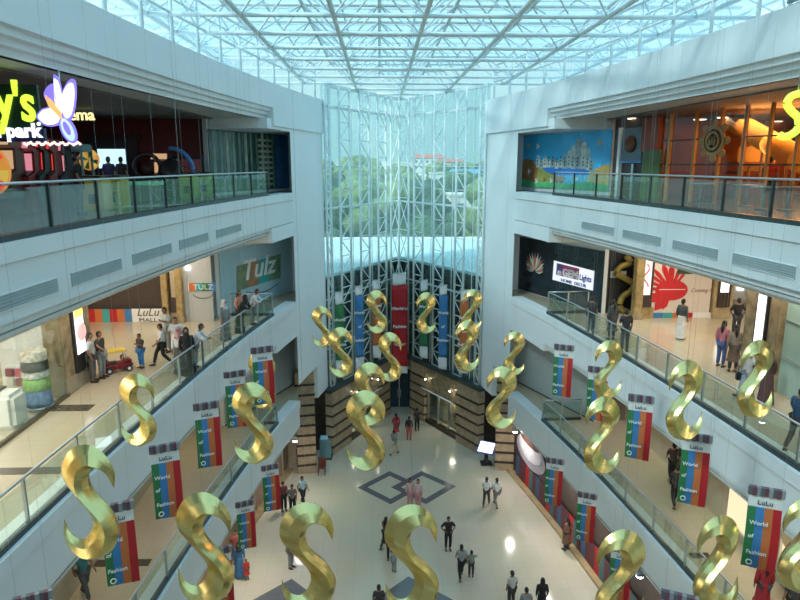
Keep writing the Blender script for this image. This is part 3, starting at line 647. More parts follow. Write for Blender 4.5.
skewtext('HOME',562,281,.22,mat('sign_blue',(.06,.10,.35),.5),'sign_text',573,.006); skewtext('DECOR',575.5,284.5,.22,mat('sign_blue',(.06,.10,.35),.5),'sign_text',587.5,.006)
skewtext('www.egemlights.com',556,253,.2,mat('dim_teal',(.08,.14,.16),.5),'sign_text',594)
# dark shop right of the graphic
M4,_=frame((8.9,30.5),(24,30.5))
t=thing('shopfront',(10,30.5,11.2),'dark shopfront with a small white name board and golden scroll','shopfront')
plate('dark_glazing',M4,607,235,634,316,BLACK,t,-.1,0); o,r=plate('name_board',M4,610,271,626,277.5,WHITE,t,0,.06)
text('LIFESTYLE',.16,DGREY,'sign_text',t,M4@Matrix.Translation((r[0]+.12,r[1]+.08,.065)),sx=1.0)
for i in range(2): plate('door_frame',M4,609+i*9,262,610+i*9,314,DBROWN,t,0,.05)
t=thing('golden_scroll',(10.8,30.1,11.2),'tall golden scroll ornament beside the dark shopfront','ornament')
mb=MB(); P=[loc_on(M4,*a) for a in ((627,312),(618,306),(620,296),(628,290),(631,283),(622,277),(614,272),(620,265),(628,262),(624,255))]
mb.tube([M4@Vector((q[0],q[1],.3)) for q in catmull([(a,b) for a,b in P],5)],.15,10); part('scroll',mb,mat('dull_gold',(.30,.22,.05),.55,.2,var=.4),t)
pilaster(ENDR,632,640,GOLDST,'golden marble pilaster between dark shopfront and glowing pink sign')
t=thing('light_box',(11,29.3,12),'glowing pink and white poster panel beside the red burst poster','light box')
plate('case',ENDR,640,255,652.5,308,DBROWN,t,-.1,.1); plate('poster',ENDR,642.5,258,650.5,294.5,emis('pink_lit_poster',(1,.72,.66),1.1),t,.1,.12)
mb=MB(); x,y=loc_on(ENDR,646,268); mb.tube([ENDR@Vector((x+.12*math.sin(k*.9),y+.2-k*.12,.13)) for k in range(10)],.03,6); part('squiggle',mb,mat('deep_rose',(.5,.05,.08),.5),t)
plate('base',ENDR,640,307,652,318,GOLDST,t,-.1,.15)
t=thing('poster_wall',(13,29.4,11.2),'white poster wall with a big red burst and oval','poster')
plate('sheet',ENDR,652,245,712,313,mat('warm_white_sheet',(.74,.66,.60),.5,var=.02),t,-.1,.03)
REDP=mat('poster_red',(.62,.02,.03),.5)
cx,cy=loc_on(ENDR,671,290); part('oval',MB().prism([(cx+.78*math.cos(a),cy+.5*math.sin(a)) for a in [k*math.pi/16 for k in range(32)]],.05,.06,ENDR),REDP,t)
for k,(dx,dy,w) in enumerate(((-.55,1.35,.13),(-.1,1.3,.15),(.35,1.15,.10),(.65,.95,.08),(-1.0,1.1,.10),(-1.15,.8,.08),(-1.2,.45,.08),(-1.25,.1,.08),(-1.1,-.55,.2),(-.75,-1.0,.22),(-.35,-.95,.14),(-1.2,-.3,.07))):
    a=Vector((dx,dy)).normalized(); n=Vector((-a.y,a.x))*w; b=Vector((cx,cy))+a*.3; e=Vector((cx+dx,cy+dy)); m_=(b+e*2)/3
    part('ray',MB().prism([(b-n*.6)[:],(m_-n)[:],e[:],(m_+n)[:],(b+n*.6)[:]],.035+.001*k,.04+.001*k,ENDR),REDP,t)
part('rule',MB().box((cx-.6,cy+.02,.06),(cx+.65,cy+.05,.065),ENDR),WHITE,t)
x,y=loc_on(ENDR,690,292); text('Coming Soon',.26,mat('soft_brown',(.30,.18,.16),.5),'poster_text',t,ENDR@Matrix.Translation((x,y,.035)),shear=.3)
for i,m in enumerate((BLUE,TEAL,ORANGE,RED,WHITE,WHITE)): plate('colour_strip',ENDR,652+i*10,312.5,662+i*10,318.5,m,t,-.1,.06)
x0,_=loc_on(ENDR,712,300); x1,_=loc_on(ENDR,731,300)
t=thing('marble_pillar',ENDR@Vector(((x0+x1)/2,11.2,0)),'cream marble pillar right of the red burst poster','pillar')
part('shaft',MB().bev((x0,11.2,-.8),(x1,15.05,.2),.03,ENDR),mat('cream_marble',(.48,.38,.22),.25,var=.2,vs=3),t)
t=thing('light_box',ENDR@Vector(((x0+x1)/2,12,.2)),'small white lit panel with brown lower part on the cream pillar','light box')
plate('case',ENDR,716,270,728,306,DBROWN,t,.2,.3); plate('poster',ENDR,718,274,726,291,emis('white_lit_panel',(1,1,1),1.6),t,.3,.32)
M5,_=frame((10,33.5),(24,33.5)); t=thing('shop_display',(17.5,33.5,11.2),'bright white shop display wall beyond the cream pillar','display')
plate('back_panel',M5,731,262,765,312,WHITE,t,-.1,0); plate('screen',M5,738,270,744,290,emis('white_lit_panel',(1,1,1),1.6),t,0,.1)
for i in range(4): plate('shelf',M5,745,285+i*8,762,286+i*8,GREYW,t,0,.3)
t=thing('frosted_shopfront',(11.65,10,11.2),'pale green frosted glass shopfront at the right picture edge','shopfront')
GF=mat('frosted_green',(.34,.48,.42),.25,var=.06,vs=2); part('glazing',MB().box((11.6,-4,11.25),(11.7,19.1,15.0)),GF,t)
for i in range(12):
    for_y=-3+i*1.8; part('mullion',MB().box((11.53,for_y,11.2),(11.6,for_y+.06,15.0)),STEEL,t)
for z in (12.4,13.6): part('transom',MB().box((11.55,-4,z),(11.6,19.1,z+.05)),STEEL,t)
t=thing('hanging_sign',onY(691,272,28.5),'small dark sign hanging from the right middle gallery ceiling','sign')
p=onY(691,271,28.3); part('board',MB().box((p.x-.6,p.y,p.z-.14),(p.x+.6,p.y+.06,p.z+.14)),mat('dark_green_board',(.02,.06,.03),.5),t); part('hanger',MB().tube([(p.x-.4,p.y+.03,p.z+.1),(p.x-.4,p.y+.03,15.05)],.015).tube([(p.x+.4,p.y+.03,p.z+.1),(p.x+.4,p.y+.03,15.05)],.015),BLACK,t)
# ------------------------------------------------------------------ lowest galleries
for (lb,side,M_,z) in (('left',-1,M2,5.7),('right',1,M3,5.7)):
    t=thing('wall_panel',M_@Vector((L2/2,z,0)),'blank grey panel at the end of the %s lowest gallery'%lb,'panel')
    part('sheet',MB().box((.05,5.65,-.01),(L2-.05,8.7,.03),M_),mat('blank_grey',(.42,.48,.49),.4,var=.04),t); part('edge_trim',MB().box((.02,5.6,-.01),(L2-.02,5.66,.05),M_),DARKCH,t)
YLW=mat('pale_yellow_wall',(.62,.46,.22),.5,var=.05)
for y0,y1,m,lb,cat in ((23.2,24.2,BLACK,'dark doorway in the right lowest gallery wall','doorway'),(22.0,23.0,YLW,'narrow yellow panel beside the dark doorway, right lowest gallery','panel')):
    t=thing('doorway' if cat=='doorway' else 'wall_panel',(11.2,y0,5.6),lb,cat); part('leaf' if cat=='doorway' else 'sheet',MB().box((11.2,y0,5.62),(11.31,y1,8.1 if cat=='doorway' else 8.4)),m,t); part('frame',MB().box((11.17,y0-.06,5.6),(11.3,y0,8.2)).box((11.17,y1,5.6),(11.3,y1+.06,8.2)),STEEL,t)
t=thing('shop_window',(11.2,16,5.6),'brightly lit cream shop window of the right lowest gallery','shop window')
part('lit_back',MB().box((11.28,14.5,6.0),(11.33,20.5,8.7)),emis('cream_lit',(1,.80,.50),.75),t); part('frame',MB().box((11.2,14.4,5.9),(11.3,20.6,6.0)).box((11.2,14.4,8.7),(11.3,20.6,8.8)).box((11.2,17.4,5.9),(11.3,17.5,8.8)),STEEL,t)
part('flower_shape',MB().prism([(.9*(1+.35*math.cos(5*a))*math.cos(a)+16.2,.9*(1+.35*math.cos(5*a))*math.sin(a)+7.2) for a in [k*math.pi/20 for k in range(40)]],11.2,11.24,Matrix(((0,0,1,0),(1,0,0,0),(0,1,0,0),(0,0,0,1)))),mat('pale_gold_cutout',(.75,.62,.38),.5),t)
# ------------------------------------------------------------------ ground floor right poster, bunting strip, kiosk, chair
pw=path(1,29,36.3,.8)
t=thing('cup_poster',(*edge(1,33,-.9),.9),'large poster of a white cup on the right ground floor wall','poster')
part('sheet',sweep(MB(),path(1,30,35.3,.8),[(-.98,1.45),(-.93,1.45),(-.93,3.65),(-.98,3.65)],1),mat('plum_dark',(.06,.03,.05),.35,var=.4,vs=1.5),t)
M6,L6=frame(edge(1,35.6,-.91),edge(1,31.1,-.91))
cpx,cpy=2.3,2.6
part('saucer',MB().prism([(cpx+1.9*math.cos(a),cpy-.2+.9*math.sin(a)) for a in [k*math.pi/16 for k in range(32)]],.02,.05,M6),mat('saucer_lilac',(.42,.38,.45),.4,var=.1),t)
part('cup',MB().prism([(cpx+1.5*math.cos(a),cpy+.1+(.62 if math.sin(a)>0 else .75)*math.sin(a)) for a in [k*math.pi/16 for k in range(32)]],.05,.09,M6),mat('cup_white',(.66,.62,.68),.4,var=.1),t)
part('coffee',MB().prism([(cpx+1.2*math.cos(a),cpy+.42+.22*math.sin(a)) for a in [k*math.pi/16 for k in range(32)]],.09,.1,M6),mat('coffee_brown',(.12,.05,.04),.3),t)
t=thing('colour_hoarding',(*edge(1,30,-.9),.1),'hoarding of red, blue and orange stripes along the right ground wall','hoarding')
WINE=mat('wine',(.10,.015,.03),.5); cols=[mat('dull_blue',(.03,.10,.20),.5),WINE,mat('dull_teal',(.04,.14,.16),.5),RED,WINE,WINE]
for i in range(34):
    ya=35.3-i*.45; a,b=edge(1,ya,-.91),edge(1,ya-.45,-.91); Mq,Lq=frame(a,b); part('stripe',MB().box((0,.14,-.02),(Lq,1.42,.0),Mq),cols[(i*5)%6],t)
p=onz(486,464,0); t=thing('info_kiosk',p,'standing information screen with white display on the ground floor','kiosk')
part('base',MB().bev((p.x-.35,p.y-.3,0),(p.x+.35,p.y+.3,.12),.03),BLACK,t); part('stem',MB().bev((p.x-.12,p.y-.08,.1),(p.x+.12,p.y+.08,.95),.02),BLACK,t)
Mk=Matrix.Translation((p.x,p.y,1.1))@Matrix.Rotation(R(-28),4,'Z')@Matrix.Rotation(R(35),4,'X')
part('screen_case',MB().bev((-.55,-.45,-.05),(.55,.45,.04),.03,Mk),mat('violet_blue_case',(.10,.10,.55),.3),t); part('display',MB().box((-.47,-.37,.04),(.47,.37,.05),Mk),emis('kiosk_display',(.9,.95,1),1.5),t)
p=onz(326,457,0); t=thing('ticket_machine',p,'pale blue sloping machine beside the left banded pillars','machine')
part('cabinet',MB().prism([(-.35,0),(.35,0),(.35,.9),(.1,1.25),(-.35,1.35)],-.35,.35,Matrix.Translation(p)@Matrix.Rotation(math.pi/2,4,'X')),mat('machine_teal',(.16,.30,.33),.4),t); part('top_panel',MB().box((p.x-.3,p.y-.3,1.3),(p.x+.15,p.y+.3,1.36)),mat('machine_pale',(.45,.65,.72),.3),t); part('plinth',MB().box((p.x-.4,p.y-.4,0),(p.x+.4,p.y+.4,.08)),BLACK,t)
p=onz(322,474,0); t=thing('chair',p,'brown red wooden chair in front of the left banded pillar','chair')
CH=mat('red_brown_wood',(.16,.04,.025),.4,var=.2)
for a in (-.2,.2):
    for b in (-.2,.2): part('leg',MB().box((p.x+a-.02,p.y+b-.02,0),(p.x+a+.02,p.y+b+.02,.44)),CH,t)
part('seat',MB().bev((p.x-.24,p.y-.24,.43),(p.x+.24,p.y+.24,.48),.02),CH,t); part('backrest',MB().bev((p.x-.24,p.y+.18,.48),(p.x+.24,p.y+.24,.98),.02),CH,t)
# left ground floor shop windows (lit)
t=thing('shop_window',(*edge(-1,32,-.93),0),'warm lit shop window beneath the left lowest gallery','shop window')
part('lit_back',sweep(MB(),path(-1,29,35.5,.8),[(-1.86,.3),(-1.82,.3),(-1.82,2.6),(-1.86,2.6)],-1),emis('amber_lit',(1,.45,.15),.05),t)
for y in (29,31.1,33.3,35.5): a=edge(-1,y,-1.76); part('mullion',MB().box((a[0]-.05,a[1]-.05,.15),(a[0]+.05,a[1]+.05,2.7)),STEEL,t)
# flood lamps under the lowest galleries
fl=[(-1,32.8,'left'),(-1,26.0,'left'),(-1,22.4,'left'),(1,33.6,'right'),(1,28.6,'right'),(1,25.6,'right'),(1,20.6,'right')]
nm={0:'farthest',1:'middle',2:'nearest'}; nr={3:'farthest',4:'second from far',5:'third from far',6:'nearest'}
for i,(s,y,sn) in enumerate(fl):
    x,yy=edge(s,y,-.05); z=3.75-.12; t=thing('flood_lamp',(x,yy,z),'white flood lamp under the %s lowest gallery, %s of its row'%(sn,nm.get(i) or nr[i]),'lamp','flood lamps under the lowest galleries')
    part('housing',MB().bev((x-.14,yy-.14,z-.02),(x+.14,yy+.14,z+.14),.03),STEEL,t); part('lens',MB().ball((x,yy,z-.03),.13,2,(1,1,.6)),LAMPW,t); area((x-s*.05,yy,z-.15),.25,45,(1,.93,.82),name='flood_light')
# recessed downlights in the ceilings
dn=0
for s in (-1,1):
    for li,z in ((1,9.27),(2,14.97)):
        for j,Y in enumerate((6,10,14,18,22,26)):
            t=thing('downlight',(X0+s*9.6,Y,z),'round recessed downlight in the ceiling over the %s %s gallery, row position %s'%('left' if s<0 else 'right','lowest' if li==1 else 'middle',['first','second','third','fourth','fifth','sixth'][j]),'downlight','recessed downlights over the galleries')
            part('rim',MB().lathe([(.10,-.01),(.14,-.01),(.14,.03),(.10,.03)],(X0+s*9.6,Y,z),16),STEEL,t); part('lens',MB().lathe([(.0,0),(.1,0),(.1,.02),(0,.02)],(X0+s*9.6,Y,z),16),LAMP,t)
# ------------------------------------------------------------------ top gallery, left: arcade
MAROON=mat('maroon_wall',(.16,.015,.012),.5,var=.1); MARD=mat('brown_black_wall',(.05,.02,.015),.5,var=.2)
struct('wall_left',MB().box((-24,30.7,16.95),(-8.95,30.9,20.45)),MAROON)
t=thing('cinema_entrance',(-13.5,30.6,16.95),'dark cinema entrance portal in the maroon wall','entrance')
EL,_=frame((-24,30.7),(-8.9,30.7))
plate('portal',EL,88,138,140,200,BLACK,t,0,.1); plate('lintel',EL,86,134,142,140,MARD,t,0,.15)
struct('ceiling',MB().prism([(-24,-5),(-9.6,-5),(-9.3,14),(-8.9,22),(-8.6,30.6),(-24,30.6)],20.40,20.44),CEILD)
struct('ceiling',MB().prism([(24,-5),(10.6,-5),(10.3,14),(9.8,22),(9.4,30.6),(24,30.6)],20.40,20.44),CEILD)
struct('wall_left',MB().box((-18.2,-5,16.95),(-18,30.6,20.4)),MARD)
# window graphic on the left wedge
t=thing('wall_graphic',M2@Vector((L2/2,17.6,0)),'tall window like graphic with green strips and a blue end, left top floor','wall graphic')
part('sheet',MB().box((.05,17.1,-.01),(L2-.05,19.95,.03),M2),mat('dark_teal_glossy',(.04,.10,.09),.12,var=.5,vs=1.2),t)
rr=random.Random(5)
for i in range(11):
    x=.3+i*.5; part('strip',MB().box((x,17.15,.03),(x+.14+.1*rr.random(),19.9,.04),M2),mat('strip_%d'%(i%3),[(.16,.26,.20),(.10,.20,.16),(.30,.36,.30)][i%3],.3,var=.4,vs=2),t)
for i in range(9): part('balcony_mark',MB().box((4.0,17.3+i*.28,.045),(5.3,17.42+i*.28,.05),M2),mat('pale_balcony',(.45,.43,.30),.5,var=.3,vs=6),t)
part('blue_end',MB().box((L2-1.45,17.15,.045),(L2-.1,19.9,.055),M2),mat('deep_blue_print',(.03,.14,.32),.3,var=.5,vs=1.5),t)
# glowing signs
SY,_=frame((-14,15),(-6,15))
GRN=emis('lime_neon',(.55,.95,.04),1.15); WN=emis('white_neon',(.85,.92,1),1.3); VIO=emis('violet_neon',(.22,.16,.85),.95); ORN=emis('orange_neon',(1,.55,.15),.8); YEL=emis('yellow_neon',(1,.85,.35),1)
t=thing('arcade_sign',(-10.5,15,18.5),"green glowing fun park lettering on a dark board at the left edge",'sign')
plate('board',SY,-110,84,38,129,mat('bottle_green_board',(.01,.035,.02),.4),t,-.12,-.02); plate('board',SY,-110,128,44,141.5,mat('navy_board',(.01,.015,.06),.4),t,-.12,-.01)
x,y=loc_on(SY,37,120.5); text("Sparky's",1.17,GRN,'sign_text',t,SY@Matrix.Translation((x,y,.0)),ext=.04,align='RIGHT',bold=.022,sx=.72)
x,y=loc_on(SY,41.5,137); text('fun park',.42,WN,'sign_text',t,SY@Matrix.Translation((x,y,.0)),ext=.03,align='RIGHT',bold=.012,sx=1.0)
t=thing('butterfly_sign',(-8.7,14.8,18.9),'glowing white and violet butterfly sign beside the green letters','sign')
SB,_=frame((-14,14.8),(-6,14.8))
def zz(pts): return [(a/5.333,60+b/5.333) for a,b in pts]
W=[([(255,150),(292,128),(305,190),(322,255),(270,235),(243,190)],VIO),([(296,100),(316,118),(335,190),(345,262),(322,290),(300,215)],WN),([(343,280),(338,200),(368,135),(396,130),(402,200),(388,285),(362,312)],WN),([(238,268),(300,258),(326,290),(312,335),(262,345),(228,325),(212,300)],WN)]
for pts,m in W:
    c=Vector((sum(p[0] for p in pts)/len(pts),sum(p[1] for p in pts)/len(pts))); q=[tuple(v) for v in catmull([Vector(p) for p in pts+[pts[0]]],4)[:-1]]
    if m is WN: poly(SB,zz([tuple(c+(Vector(p)-c)*1.24) for p in q]),.0,.05,'wing_outline',VIO,t)
    poly(SB,zz(q),.05,.08,'wing',m,t)
poly(SB,zz([(250,188),(285,215),(335,280),(345,330),(322,300),(270,250)]),.08,.1,'body',ORN,t)
def ell(cx,cy,rx,ry,a,n=20): return [(cx+rx*math.cos(k*6.2832/n)*math.cos(a)-ry*math.sin(k*6.2832/n)*math.sin(a),cy+rx*math.cos(k*6.2832/n)*math.sin(a)+ry*math.sin(k*6.2832/n)*math.cos(a)) for k in range(n)]
poly(SB,zz(ell(366,372,38,78,-.45)),.0,.04,'tail_outline',VIO,t); poly(SB,zz(ell(366,372,27,66,-.45)),.04,.06,'tail',emis('ice_neon',(.45,.7,1),1),t); poly(SB,zz(ell(364,366,14,40,-.45)),.06,.07,'tail_core',VIO,t); poly(SB,zz(ell(215,342,9,10,0)),.05,.08,'dot',WN,t)
part('bracket',MB().tube([SB@Vector((loc_on(SB,60,90)[0],loc_on(SB,60,90)[1],-.02)),SB@Vector((loc_on(SB,60,90)[0],20.4,-.02))],.02),STEEL,t)
SC3,_=frame((-18,25),(-6,25)); t=thing('cinema_sign',SC3@Vector((9,19.3,0)),'small yellow lit cinema lettering behind the butterfly sign','sign')
x,y=loc_on(SC3,95,120); text('cinema',.58,YEL,'sign_text',t,SC3@Matrix.Translation((x,y,0)),ext=.03,align='RIGHT',bold=.006,sx=.98); 
part('support_rail',MB().tube([SC3@Vector((x-2.4,y-.03,-.05)),SC3@Vector((x,y-.03,-.05))],.02).tube([SC3@Vector((x-1.2,y,-.05)),SC3@Vector((x-1.2,20.4,-.05))],.02),BLACK,t)
t=thing('light_garland',(-9.3,14.9,18.3),'string of small white and red bulbs below the butterfly sign','garland')
mb=MB(); P=[loc_on(SB,22+k*2.15,143.5+(math.sin(k*1.7))*1.2+ (0)) for k in range(27)]
part('cord',MB().tube([SB@Vector((a,b,-.1)) for a,b in P],.01,5),BLACK,t)
bl=emis('garland_bulb',(1,.72,.65),1.1)
for a,b in P: part('bulb',MB().ball(SB@Vector((a,b,-.1)),.035,1),bl,t)
# arcade machines
def cabinet(px,X,h,col,scr,label,w=.75,rot=0,group='arcade cabinets'):
    p=onX(px,X,16.95); t=thing('arcade_cabinet',p,label,'arcade machine',group); Mc=Matrix.Translation(p)@Matrix.Rotation(R(rot),4,'Z')@Matrix(((0,0,1,-w/2),(1,0,0,0),(0,1,0,0),(0,0,0,1)))
    prof=[(-.45,0),(.4,0),(.4,h),(-.25,h),(-.3,h*.86),(-.05,h*.82),(-.1,h*.55),(-.5,h*.48),(-.5,h*.42)]
    part('cabinet_body',MB().prism(prof,0,w,Mc),mat('cab_'+col[0],col[1],.35,var=.2),t)
    part('screen',MB().prism([(-.09,h*.57),(-.12,h*.57),(-.07,h*.80),(-.04,h*.80)],.08,w-.08,Mc),emis('scr_'+scr[0],scr[1],scr[2]*.6),t)
    part('marquee',MB().prism([(-.31,h*.87),(-.34,h*.87),(-.28,h*.99),(-.25,h*.99)],.04,w-.04,Mc),emis('scr_'+scr[0],scr[1],scr[2]*.6),t)
    part('control_panel',MB().prism([(-.12,h*.545),(-.5,h*.485),(-.5,h*.51),(-.12,h*.57)],.05,w-.05,Mc),BLACK,t)
    for k in range(3): part('button',MB().ball(Mc@Vector((-.32,h*.535,.2+k*.16)),.03,1),[RED,BLUE,GREEN][k],t)
RD=('red',(.25,.02,.02)); BK=('black',(.025,.025,.03)); TE=('teal',(.10,.20,.20)); S1=('red',(1,.06,.05),1.0); S2=('blue',(.3,.6,1),1.0); S3=('pink',(1,.35,.45),.8); S4=('warm',(1,.6,.3),.7)
for a in ((22,-12.2,2.3,('wood',(.12,.06,.03)),S4,'brown arcade machine with warm screen under the green sign'),(40,-12.0,2.2,RD,S3,'dark red arcade machine with pink screen, below the garland'),(50,-11.9,2.25,BK,S1,'black arcade machine with red screen, below the garland'),(60,-11.8,2.2,RD,S1,'dark red arcade machine with red screen'),(71,-11.7,2.15,BK,S3,'black arcade machine with pink screen beside the glass prize machine'),(14,-13.5,2.2,BK,S2,'black arcade machine with blue screen at the back left'),(140,-13.5,2.0,BK,S1,'black arcade machine beside the big monitor'),(172,-10.5,1.9,BK,S4,'black machine with warm screen by the dark ring game')): cabinet(*a)
p=onX(90,-11.4,16.95); t=thing('claw_machine',p,'glass sided prize claw machine with pale teal frame','arcade machine')
part('cabinet_base',MB().bev((p.x-.4,p.y-.4,16.95),(p.x+.4,p.y+.4,17.8),.03),mat('cab_teal',(.10,.20,.20),.35,var=.2),t); part('glass_box',MB().box((p.x-.37,p.y-.37,17.8),(p.x+.37,p.y+.37,18.8)),SHOP_GLASS,t); part('top_case',MB().bev((p.x-.42,p.y-.42,18.8),(p.x+.42,p.y+.42,19.05),.04),mat('pale_teal_plastic',(.22,.36,.36),.4),t)
for a in (-.38,.38):
    for b in (-.38,.38): part('corner_post',MB().box((p.x+a-.03,p.y+b-.03,17.8),(p.x+a+.03,p.y+b+.03,18.8)),mat('pale_teal_plastic',(.22,.36,.36),.4),t)
for i in range(9): part('plush_toy',MB().ball((p.x+rr.uniform(-.25,.25),p.y+rr.uniform(-.25,.25),17.92+.1*rr.random()),.12,1),[RED,ORANGE,WHITE][i%3],t)
part('claw',MB().tube([(p.x,p.y,18.8),(p.x,p.y,18.45)],.01).tube([(p.x-.08,p.y,18.3),(p.x,p.y,18.45),(p.x+.08,p.y,18.3)],.012),STEEL,t)
def wheel(px,X,zc,r,cols,label,y=None):
    p=onX(px,X,zc); t=thing('prize_wheel',(p.x,p.y,16.95),label,'game wheel','prize wheels'); n=12
    Mw=Matrix.Translation(p)@Matrix.Rotation(math.pi/2,4,'X')@Matrix.Rotation(R(0),4,'Y')
    for k in range(n):
        a0,a1=k*2*math.pi/n,(k+1)*2*math.pi/n; part('segment',MB().prism([(0,0)]+[(r*math.cos(a0+(a1-a0)*j/4),r*math.sin(a0+(a1-a0)*j/4)) for j in range(5)],-.05,.05,Mw),cols[k%len(cols)],t)
    part('rim',MB().tube([Mw@Vector((r*math.cos(a),r*math.sin(a),.0)) for a in [k*math.pi/16 for k in range(33)]],.05,6),cols[0],t)
    part('stand',MB().bev((p.x-.1,p.y+.08,16.95),(p.x+.1,p.y+.2,zc),.02),BLACK,t)
OG=emis('wheel_orange',(.95,.40,.05),.45); YG=emis('wheel_yellow',(.9,.65,.1),.45); RG=emis('wheel_red',(.9,.05,.05),.6)
wheel(1,-10.6,18.25,.6,(OG,RG,YG),'glowing orange and red prize wheel at the left picture edge'); wheel(103,-11.6,18.55,.33,(OG,YG,GREEN),'orange and yellow prize wheel beside the claw machine')
p=onX(125,-12.5,16.95); t=thing('video_wall',p,'large blue white monitor above game players on the left top floor','monitor')
part('case',MB().bev((p.x-.65,p.y,18.15),(p.x+.65,p.y+.15,19.1),.03),BLACK,t); part('screen',MB().box((p.x-.58,p.y-.02,18.22),(p.x+.58,p.y,19.02)),emis('monitor_glow',(.45,.75,1),1.1),t); part('stand',MB().bev((p.x-.3,p.y+.02,16.95),(p.x+.3,p.y+.14,18.2),.03),BLACK,t)
def gcounter(px,X,w,h,m,label):
    p=onX(px,X,16.95); t=thing('game_console',p,label,'game machine'); part('console_body',MB().bev((p.x-w/2,p.y-.4,16.95),(p.x+w/2,p.y+.4,16.95+h),.06,None,3),m,t); part('console_top',MB().bev((p.x-w/2-.03,p.y-.43,16.95+h),(p.x+w/2+.03,p.y+.43,17.0+h),.02),BLACK,t); part('coin_panel',MB().box((p.x-.12,p.y-.42,17.2),(p.x+.12,p.y-.4,17.5)),BLACK,t)
YP=mat('yellow_enamel',(.62,.48,.05),.35); LG=mat('lime_enamel',(.36,.52,.06),.35)
gcounter(108,-9.9,.6,1.05,YP,'yellow game console behind the rail, left of its pair'); gcounter(126,-9.7,.6,1.05,YP,'yellow game console behind the rail, right of its pair')
gcounter(197,-9.15,.65,1.05,LG,'lime green game console near the window graphic, left one'); gcounter(213,-8.95,.55,1.05,LG,'lime green game console near the window graphic, right one')
t=thing('air_hockey_table',onX(146,-10.6,16.95),'pale green air hockey table behind the left top floor rail','game table'); p=onX(146,-10.6,16.95)
part('table_top',MB().bev((p.x-1.0,p.y-.6,17.6),(p.x+1.0,p.y+.6,17.72),.03),emis('hockey_green',(.10,.45,.30),.35),t); part('table_base',MB().bev((p.x-.8,p.y-.45,16.95),(p.x+.8,p.y+.45,17.6),.04),mat('grey_plastic',(.2,.22,.22),.4),t)
def ringgame(px,X,zc,r,m,label,half=False):
    p=onX(px,X,zc); t=thing('ring_game',(p.x,p.y,16.95),label,'game machine'); n=24; A=[(-.45+.95*k/n)*math.pi if half else k*2*math.pi/n for k in range(n+1)]
    part('ring',MB().tube([(p.x+r*math.cos(a),p.y,zc+r*math.sin(a)) for a in A],.09,8),m,t); part('pedestal',MB().bev((p.x-.35,p.y-.25,16.95),(p.x+.35,p.y+.25,zc-r*.7),.05),BLACK,t)
    part('dial',MB().lathe([(0,0),(r*.55,0),(r*.5,.08),(0,.1)],(0,0,0),20,M=Matrix.Translation((p.x,p.y,zc))@Matrix.Rotation(math.pi/2,4,'X')),MARD if not half else BLACK,t)
ringgame(158,-11.0,18.25,.55,mat('dull_gunmetal',(.06,.06,.065),.35,.5),'dark ring shaped game machine in front of the maroon wall'); ringgame(180,-9.9,18.1,.95,mat('arch_blue',(.06,.25,.60),.35),'blue arched game machine beside the lime consoles',True)
def bike(px,X,label):
    p=onX(px,X,16.95); p.y-=1.6; t=thing('motorbike_game',p,label,'game machine','motorbike games'); 
    part('plinth',MB().bev((p.x-.3,p.y-.9,16.95),(p.x+.3,p.y+.9,17.15),.04),BLACK,t); part('bike_body',MB().ball((p.x,p.y,17.65),.3,2,(.6,1.9,.9)),mat('bike_black',(.03,.03,.035),.3,.2),t)
    part('screen_tower',MB().bev((p.x-.4,p.y+.7,16.95),(p.x+.4,p.y+1.0,18.75),.05),BLACK,t); part('screen',MB().box((p.x-.33,p.y+.67,18.0),(p.x+.33,p.y+.7,18.6)),emis('dim_red_screen',(.6,.1,.12),.04),t); part('handlebar',MB().tube([(p.x-.3,p.y+.4,18.0),(p.x,p.y+.5,17.9),(p.x+.3,p.y+.4,18.0)],.025),STEEL,t)
bike(196,-9.9,'black motorbike game, left one of two before the maroon wall'); bike(208,-9.35,'black motorbike game, right one of two before the maroon wall')
# ------------------------------------------------------------------ top gallery, right
MU,LU=frame((6.95,36.7),(9.7,30.2))
t=thing('mural',MU@Vector((LU/2,17.3,0)),'painted mural of a grey toy town on a blue lake with green hills','mural')
x0,_=loc_on(MU,524.5,160); BLM=mat('mural_sky',(0.060,0.495,0.900),.5,var=.15,vs=.8)
part('canvas',MB().box((.05,17.15,-.01),(LU-.03,19.95,.03),MU),BLM,t)
def mp(fr,d,name,m): part(name,MB().prism([(.05+(LU-.08)*a,17.15+2.8*b) for a,b in fr],.03,.03+d,MU),m,t)
mp([(0,0),(1,0),(1,.10),(.8,.14),(.5,.07),(.2,.10),(0,.15)],.016,'grass',mat('mural_grass',(0.075,0.495,0.210),.5,var=.2,vs=2))
mp([(0,.12),(.2,.08),(.5,.06),(.55,.2),(.35,.28),(.22,.36),(.14,.52),(.05,.55),(0,.5)],.012,'brown_hill',mat('mural_brown',(0.450,0.195,0.090),.5,var=.3,vs=2))
mp([(.2,.15),(.4,.1),(.42,.22),(.3,.32),(.22,.4)],.014,'olive_hill',mat('mural_olive',(0.420,0.450,0.120),.5,var=.3,vs=2))
mp([(.78,.1),(1,.1),(1,.45),(.93,.42),(.86,.36),(.8,.25)],.013,'orange_hill',mat('mural_tan',(0.675,0.450,0.120),.5,var=.3,vs=2))
mp([(.28,.28),(.5,.24),(.78,.26),(.8,.36),(.5,.40),(.25,.38)],.010,'lake',mat('mural_lake',(0.045,0.240,0.750),.5,var=.1))
mp([(.1,.0),(.5,.0),(.55,.09),(.3,.13),(.15,.1)],.018,'meadow',mat('mural_meadow',(0.150,0.630,0.240),.5,var=.2,vs=2))
GR=[mat('mural_grey_%d'%i,c,.5,var=.3,vs=5) for i,c in enumerate(((.48,.56,.56),(.32,.42,.45),(.6,.66,.6)))]
rr=random.Random(11)
